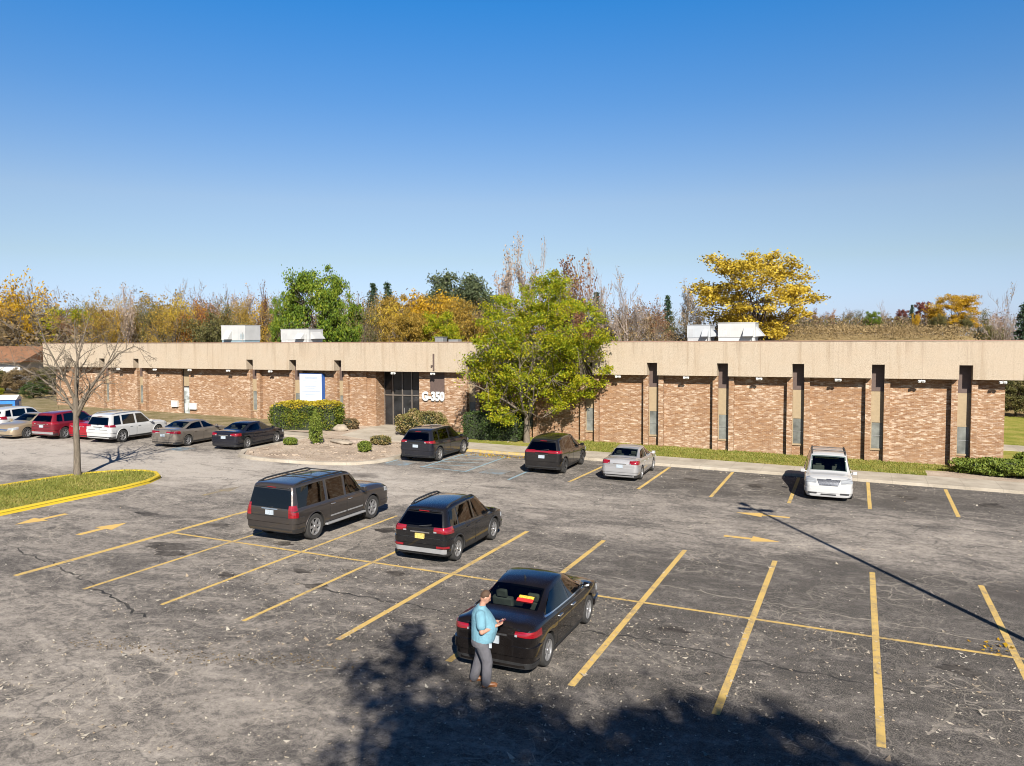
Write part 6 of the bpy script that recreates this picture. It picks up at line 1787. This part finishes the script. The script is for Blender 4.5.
# ---- fallen leaves scattered on the asphalt
def fallen():
    rg = np.random.default_rng(5); n = 9600
    # more of them in the near bays, along the kerb and under the tree
    Y = np.concatenate([rg.uniform(8.5, 20, 6000), rg.uniform(14, 42, 2800), 41.6-np.abs(rg.normal(0, .5, 400)), rg.normal(45.5, 2.0, 400)])
    X = np.concatenate([rg.uniform(-17, 6, 6000), rg.uniform(-32, 12, 2800), rg.uniform(-20, 12, 400), rg.normal(-19, 3.0, 400)])
    k = rg.random(n) < .45+.55*(np.sin(X*.9+np.sin(Y*.7)*2)*.5+.5)*(np.cos(Y*1.1+X*.3)*.5+.5)
    X, Y = X[k], Y[k]; n = len(X)
    k = ~((Y > 33) & (Y < 44.4) & (X > -33) & (X < -23.3)); X, Y = X[k], Y[k]; n = len(X)
    s = rg.uniform(.014, .044, n)*(1+1.0*(rg.random(n) > .93)); a = rg.uniform(0, 6.28, n)
    z = SLOPE*X + np.where(Y > 44.45, .15, np.where((Y > 41.85) & (X > -23.5), .145, .008)) 
    c = np.stack([X, Y, z], 1); u = np.stack([np.cos(a), np.sin(a), 0*a], 1)*s[:, None]; w = np.stack([-np.sin(a), np.cos(a), 0*a], 1)*(s*.62)[:, None]
    up = np.stack([0*a, 0*a, rg.uniform(.2, .9, n)*s], 1); up2 = np.stack([0*a, 0*a, rg.uniform(.0, .6, n)*s], 1)
    V = np.stack([c-u+up, c+w*.9, c+u+up2, c-w*.9], 1).reshape(-1, 3)
    me = bpy.data.meshes.new('fallen_leaves'); me.vertices.add(4*n); me.vertices.foreach_set('co', V.ravel()); me.loops.add(4*n); me.loops.foreach_set('vertex_index', np.arange(4*n, dtype=np.int32))
    me.polygons.add(n); me.polygons.foreach_set('loop_start', np.arange(0, 4*n, 4, dtype=np.int32)); me.polygons.foreach_set('loop_total', np.full(n, 4, np.int32))
    me.materials.append(leafmat('fallen_leaf', [(0, (.20,.13,.07)), (.3, (.36,.29,.21)), (.6, (.47,.42,.34)), (1, (.54,.51,.45))], .2, .3)); me.update(calc_edges=True)
    o = link('fallen_leaves', me); o['kind'] = 'stuff'; tag(o, 'pale dry leaves scattered over the asphalt', 'leaves')
fallen()
rg = np.random.default_rng(9); n_ = 420
u_ = rg.random(n_); X_ = -15.6+6.4*u_+rg.normal(0, .12, n_); Y_ = 11.75+1.55*u_+rg.normal(0, .20, n_)+.15*np.sin(u_*9)
lo = leaf_object('leaf_drift', np.stack([X_, Y_, SLOPE*X_+.018], 1), .05, LM['brown'], None, 4, flat=.8); lo['kind'] = 'stuff'; tag(lo, 'thin drift of brown leaves along a crack in the near asphalt', 'leaves')
X_ = np.concatenate([rg.normal(-19, 1.6, 260), rg.normal(2.95, .25, 24)]); Y_ = np.concatenate([41.1-np.abs(rg.normal(0, .5, 260)), rg.normal(20.3, .25, 24)])
lo = leaf_object('leaf_drift', np.stack([X_, Y_, SLOPE*X_+.03], 1), .11, LM['yellow'], None, 6, flat=.8); lo['kind'] = 'stuff'; tag(lo, 'yellow leaves drifted on the accessible bays below the leafy tree', 'leaves')

# ================================================================== the man with the phone
def remeshed(mb, name, mat, parent, vox, smooth=6):
    o = mb.build(name, mat, parent, fix=False)
    m = o.modifiers.new('r', 'REMESH'); m.mode = 'VOXEL'; m.voxel_size = vox; m.use_smooth_shade = True
    s = o.modifiers.new('s', 'SMOOTH'); s.iterations = smooth; s.factor = .5
    bake(o); o.data.polygons.foreach_set('use_smooth', [True]*len(o.data.polygons)); return o
def capsule(mb, a, b, ra, rb, n=10):
    a, b = Vector(a), Vector(b); mb.tube([a, a.lerp(b, .33), a.lerp(b, .66), b], [ra, ra+(rb-ra)*.33, ra+(rb-ra)*.66, rb], n)
    mb.ell(a, ra*.99, ra*.99, ra*.99, 10, 7); mb.ell(b, rb*.99, rb*.99, rb*.99, 10, 7)
def loft(mb, secs, n=20):
    vs = []; fs = []
    for z, xc, rx, ry in secs:
        for k in range(n):
            a = 2*PI*k/n; vs.append((xc+rx*math.cos(a), ry*math.sin(a), z))
    for i in range(len(secs)-1):
        for k in range(n): fs.append((i*n+k, i*n+(k+1) % n, (i+1)*n+(k+1) % n, (i+1)*n+k))
    fs.append(tuple(range(n-1, -1, -1))); fs.append(tuple(range((len(secs)-1)*n, len(secs)*n))); mb.add(vs, fs)

px, py = -6.66, 13.76
man = thing('person', 'man in a pale blue polo shirt and grey trousers looking down at a phone', 'person', (px, py, gz(px)+.006), R(26))
skin = plain('skin', (.34,.18,.125), .55, var=.08); hairm = plain('brown_hair', (.055,.030,.016), .8, var=.3, scale=30)
shirt = plain('pale_blue_cotton', (.115,.245,.31), .9, var=.16, scale=7, bump=.9); trou = plain('grey_wool', (.085,.083,.094), .9, var=.2, scale=7, bump=.9)
shoe = plain('brown_leather', (.13,.05,.017), .45, var=.2)
Lh, Rh = Vector((.31, .06, 1.205)), Vector((.285, -.085, 1.18))   # wrists
def hand(mb, w, palm, side):
    d = (palm-w).normalized(); up = Vector((0,0,1)); s = d.cross(up).normalized(); n_ = s.cross(d)
    mb.obox(Matrix.Translation(w.lerp(palm, .6)) @ Matrix((d, s, n_)).transposed().to_4x4(), .095, .085, .032)
    for i, (o_, l) in enumerate([(-.033, .062), (-.011, .074), (.011, .070), (.033, .055)]):
        b = palm + s*o_ + d*.01; k1 = b + d*l*.5 + n_*.006; k2 = k1 + d*l*.22 + n_*.035
        capsule(mb, b - d*.015, k1, .0105, .0095, 7); capsule(mb, k1, k2, .0095, .008, 7)
    th = w.lerp(palm, .35) + s*(-side)*.04; capsule(mb, th, th + d*.035 + s*(-side)*.022 + n_*.012, .013, .011, 7); capsule(mb, th + d*.035 + s*(-side)*.022 + n_*.012, th + d*.065 + s*(-side)*.012 + n_*.03, .011, .009, 7)
b = MB()
loft(b, [(.86, .0, .16, .19), (1.0, .03, .19, .20), (1.15, .05, .20, .20), (1.3, .02, .155, .20), (1.42, -.01, .125, .20), (1.50, -.02, .09, .15)])
capsule(b, (-.015, 0, 1.47), (.035, 0, 1.63), .068, .060)
hm = Matrix.Rotation(R(28), 4, 'Y')
hc = Vector((.075, 0, 1.715))
b.ell(hc, .100, .078, .125, 18, 12, hm)
b.ell(hc + hm @ Vector((.035, 0, -.05)), .066, .060, .075, 14, 9, hm)          # jaw
b.ell(hc + hm @ Vector((.105, 0, -.015)), .018, .013, .024, 8, 6, hm)           # nose
for s_ in (-1, 1):
    b.ell(hc + hm @ Vector((-.005, s_*.080, -.01)), .022, .010, .032, 8, 6, hm) # ears
for s_, wr in ((1, Lh), (-1, Rh)):
    sh = Vector((-.03, s_*.215, 1.425)); el = Vector((-.005, s_*.295, 1.125))
    capsule(b, sh, el, .064, .052); capsule(b, el, wr, .052, .034)
    hand(b, wr, wr + Vector((.075, -s_*.035, .02)), s_)
    hip = Vector((0, s_*.10, .90)); kn = Vector((.10 if s_ < 0 else -.04, s_*.125, .49)); an = Vector((.08 if s_ < 0 else -.16, s_*.135, .09))
    capsule(b, hip, kn, .10, .062); capsule(b, kn, an, .062, .042)
    capsule(b, an + Vector((-.02, 0, -.045)), an + Vector((.15, s_*.02, -.055)), .036, .032)
body = remeshed(b, 'body', skin, man, .0095, 4)
h = MB(); hs = Matrix.Rotation(R(14), 4, 'Y')
h.ell(hc + hm @ Vector((-.018, 0, .028)), .100, .088, .112, 16, 10, hm)
h.v = [v for v in h.v]
ho = h.build('hair', hairm, man, fix=False)
bmh = bmesh.new(); bmh.from_mesh(ho.data)
inv = hm.inverted()
dl = [v for v in bmh.verts if (inv @ (v.co-hc)).x > .060 or (inv @ (v.co-hc)).z < -.045 or ((inv @ (v.co-hc)).x > .005 and (inv @ (v.co-hc)).z < .02)]
bmesh.ops.delete(bmh, geom=dl, context='VERTS'); bmh.to_mesh(ho.data); bmh.free()
sd = ho.modifiers.new('t', 'SOLIDIFY'); sd.thickness = .018; sd.offset = -1; ss = ho.modifiers.new('u', 'SUBSURF'); ss.levels = ss.render_levels = 1
ho.data.polygons.foreach_set('use_smooth', [True]*len(ho.data.polygons))
e = MB()
for s_ in (-1, 1): e.ell(hc + hm @ Vector((.088, s_*.032, .012)), .010, .013, .009, 8, 6, hm)
e.build('eyes', plain('eye_dark', (.05,.035,.03), .3), man, smooth=60)
c_ = MB()
loft(c_, [(.86, .02, .225, .24), (.94, .03, .240, .25), (1.08, .05, .262, .255), (1.18, .05, .258, .25), (1.30, .02, .225, .248), (1.40, -.01, .190, .250), (1.47, -.02, .140, .215), (1.52, -.01, .095, .125), (1.56, .0, .080, .088)])
for s_ in (1, -1):
    sh = Vector((-.03, s_*.195, 1.43)); el = Vector((-.005, s_*.295, 1.125)); capsule(c_, sh, sh.lerp(el, .66), .100, .094, 12)
remeshed(c_, 'shirt', shirt, man, .012, 5)
tr = MB()
loft(tr, [(.78, -.005, .20, .235), (.86, .0, .218, .24), (.955, .02, .222, .235)])
for s_ in (1, -1):
    kn = Vector((.10 if s_ < 0 else -.04, s_*.125, .49)); an = Vector((.08 if s_ < 0 else -.16, s_*.135, .075))
    capsule(tr, (0, s_*.115, .84), kn, .140, .108, 14); capsule(tr, kn, an, .108, .092, 14)
remeshed(tr, 'trousers', trou, man, .012, 5)
for s_ in (1, -1):
    s0 = MB(); an = Vector((.08 if s_ < 0 else -.16, s_*.135, .0))
    s0.ell(an + Vector((.07, s_*.012, .045)), .155, .055, .048, 16, 8); s0.box(an.x-.08, an.x+.21, an.y-.045+s_*.01, an.y+.045+s_*.01, .0, .022)
    remeshed(s0, 'shoe', shoe, man, .008, 3)
bd = MB(); bd.box(.13, .185, -.258, -.250, .80, .89); bd.build('badge', M['plate'], man)
ph = thing('phone', 'dark phone held in the hands of the man', 'phone', (0, 0, 0))
ph.location = man.matrix_basis @ Vector((.40, -.01, 1.25)); ph.rotation_euler = (0, R(-25), R(26))
p_ = MB(); p_.box(-.075, .075, -.038, .038, -.006, .006); p_.build('case', plain('phone_case', (.10,.012,.02), .4), ph, bevel=.004)
p_ = MB(); p_.box(-.068, .068, -.033, .033, .0062, .0075); p_.build('screen', M['carglass'], ph)

# ================================================================== tall trees behind the viewpoint: only their shadow is in the photo
SUN_AZ, SUN_EL = 32.0, 33.0
sdir = Vector((math.sin(R(SUN_AZ))*math.cos(R(SUN_EL)), -math.cos(R(SUN_AZ))*math.cos(R(SUN_EL)), math.sin(R(SUN_EL))))
def shade_tree(label, x, y, blobs, seed, H):
    r = random.Random(seed); t = thing('shade_tree', label, 'tree', (x, y, gz(x)), 0, 'trees behind the viewpoint')
    br, tips = grow(r, H, .38, H*.42, levels=2, nmain=8, spread=.7, up=.3, len0=.42, kids=(6, 5), bend=.2, ratio=.55, minr=.03)
    pts = []
    for gx, gy, h, s, n in blobs:           # ground point of each clump's shadow, clump height and size
        k = h/sdir.z; c = Vector((gx, gy, 0)) + sdir*k - Vector((x, y, 0))
        m = Vector((0, 0, H*.5)).lerp(c, .55) + rvec(r)*.3
        br.append(([Vector((0, 0, H*.40)), m, c], [.12, .07, .03], 5))
        for _ in range(n):
            pts.append((c.x+r.gauss(0, s*.55), c.y+r.gauss(0, s*.55), c.z+r.gauss(0, s*.38)))
    br = [b for b in br]
    tubes_mesh('trunk', br, M['bark_dark'], t); leaf_object('crown', pts, .30, LM['green'], t, seed)
r_ = random.Random(77)
def clumps(cx, cy, rx, ry, n, h0, h1, s, per):
    out = []
    for _ in range(n):
        a = r_.uniform(0, 6.28); q = math.sqrt(r_.random()); out.append((cx+rx*q*math.cos(a), cy+ry*q*math.sin(a), r_.uniform(h0, h1), s*r_.uniform(.7, 1.2), per))
    return out
shade_tree('tall shade tree behind the viewpoint, on its right', 12.5, -13.5, clumps(-.3, 9.0, 3.6, 4.4, 40, 14, 18, 1.1, 190) + clumps(-1.9, 13.2, 1.3, 1.6, 9, 14, 17, .8, 200) + [(-3.7, 12.7, 15, .75, 220), (-4.4, 12.8, 15.5, .6, 130), (-3.0, 13.4, 15, .6, 150), (-2.2, 12.3, 15, .9, 200), (-3.4, 11.6, 15, 1.0, 220), (-2.6, 10.8, 15, 1.0, 220), (-.3, 13.8, 15, .7, 190), (-2.9, 14.7, 15, .55, 130), (-1.2, 14.8, 16, .6, 150), (-3.9, 14.0, 15, .5, 90), (-2.0, 14.2, 15, .6, 150), (.3, 13.4, 15, .6, 130)], 5, 18)
shade_tree('tall shade tree behind the viewpoint, on its left', 6.2, -12.5, clumps(-4.9, 9.9, 2.4, 2.2, 18, 14, 17, .95, 140) + clumps(-6.2, 12.2, 1.5, 1.2, 7, 14, 17, .75, 110) + [(-4.6, 12.1, 15, .9, 190), (-5.3, 13.4, 15, .6, 90), (-8.4, 14.4, 15, .6, 120), (-9.1, 15.0, 15.5, .5, 80), (-9.5, 15.9, 16, .45, 50), (-9.1, 13.6, 15, .5, 75), (-8.2, 12.6, 15, .6, 110), (-7.2, 12.4, 15, .6, 120), (-5.9, 13.1, 15, .55, 100), (-3.2, 13.8, 15.5, .4, 60)], 6, 17)

# ================================================================== light, sky, camera
sun = bpy.data.lights.new('sun', 'SUN'); sun.energy = SUN_E; sun.angle = R(.53); sun.color = (1.0, .94, .84)
so = bpy.data.objects.new('sun', sun); COL.objects.link(so); so.rotation_euler = (-sdir).to_track_quat('-Z', 'Y').to_euler(); so.location = (20, -30, 40)
wd = bpy.data.worlds.new('World'); sc.world = wd; wd.use_nodes = True
nt = wd.node_tree; sk = nt.nodes.new('ShaderNodeTexSky'); sk.sky_type = 'NISHITA'; sk.sun_disc = False
sk.sun_elevation = R(SUN_EL); sk.sun_rotation = R(180-SUN_AZ); sk.altitude = 250; sk.air_density = SKY_AIR; sk.dust_density = SKY_DUST; sk.ozone_density = SKY_OZ
bg = nt.nodes['Background']; bg.inputs['Strength'].default_value = SKY_S; tcw = nt.nodes.new('ShaderNodeTexCoord'); sxw = nt.nodes.new('ShaderNodeSeparateXYZ'); nt.links.new(tcw.outputs['Generated'], sxw.inputs[0])
rw = nt.nodes.new('ShaderNodeValToRGB'); ew = rw.color_ramp.elements      # deeper, more polarised blue overhead than the plain model gives
SKYT = [(0, (.47,.545,.86)), (.03, (.515,.585,.91)), (.10, (.605,.61,.665)), (.168, (.65,.655,.70)), (.28, (.36,.62,.85)), (.383, (.16,.62,1.0)), (.45, (.07,.34,.68)), (.7, (.02,.12,.30))]
while len(ew) < len(SKYT): ew.new(.5)
for el, (p_, c_) in zip(ew, SKYT): el.position = p_; el.color = (c_[0], c_[1], c_[2], 1)
nt.links.new(sxw.outputs[2], rw.inputs[0])
mw = nt.nodes.new('ShaderNodeMix'); mw.data_type = 'RGBA'; mw.blend_type = 'MULTIPLY'; mw.inputs[0].default_value = 1
nt.links.new(sk.outputs[0], mw.inputs[6]); nt.links.new(rw.outputs[0], mw.inputs[7]); nt.links.new(mw.outputs[2], bg.inputs['Color'])
cam = bpy.data.cameras.new('camera'); co = bpy.data.objects.new('camera', cam); COL.objects.link(co)
cam.sensor_fit = 'HORIZONTAL'; cam.sensor_width = 36; cam.lens = 36*796.765/1024; cam.clip_start = .2; cam.clip_end = 3000
pit, rol = .0514682, -.0028818
fw = Vector((-math.sin(YAW)*math.cos(pit), math.cos(YAW)*math.cos(pit), -math.sin(pit))); rt = Vector((math.cos(YAW), math.sin(YAW), 0)); up = rt.cross(fw)
r2 = rt*math.cos(rol)+up*math.sin(rol); u2 = -rt*math.sin(rol)+up*math.cos(rol)
co.matrix_world = Matrix((( r2.x, u2.x, -fw.x, 0), (r2.y, u2.y, -fw.y, 0), (r2.z, u2.z, -fw.z, 6.8), (0, 0, 0, 1)))
sc.camera = co
sc.view_settings.view_transform = 'Standard'; sc.view_settings.look = 'None'; sc.view_settings.exposure = EXPOSURE; sc.view_settings.gamma = 1
sc.view_settings.use_curve_mapping = False
sc.cycles.filter_width = 1.0
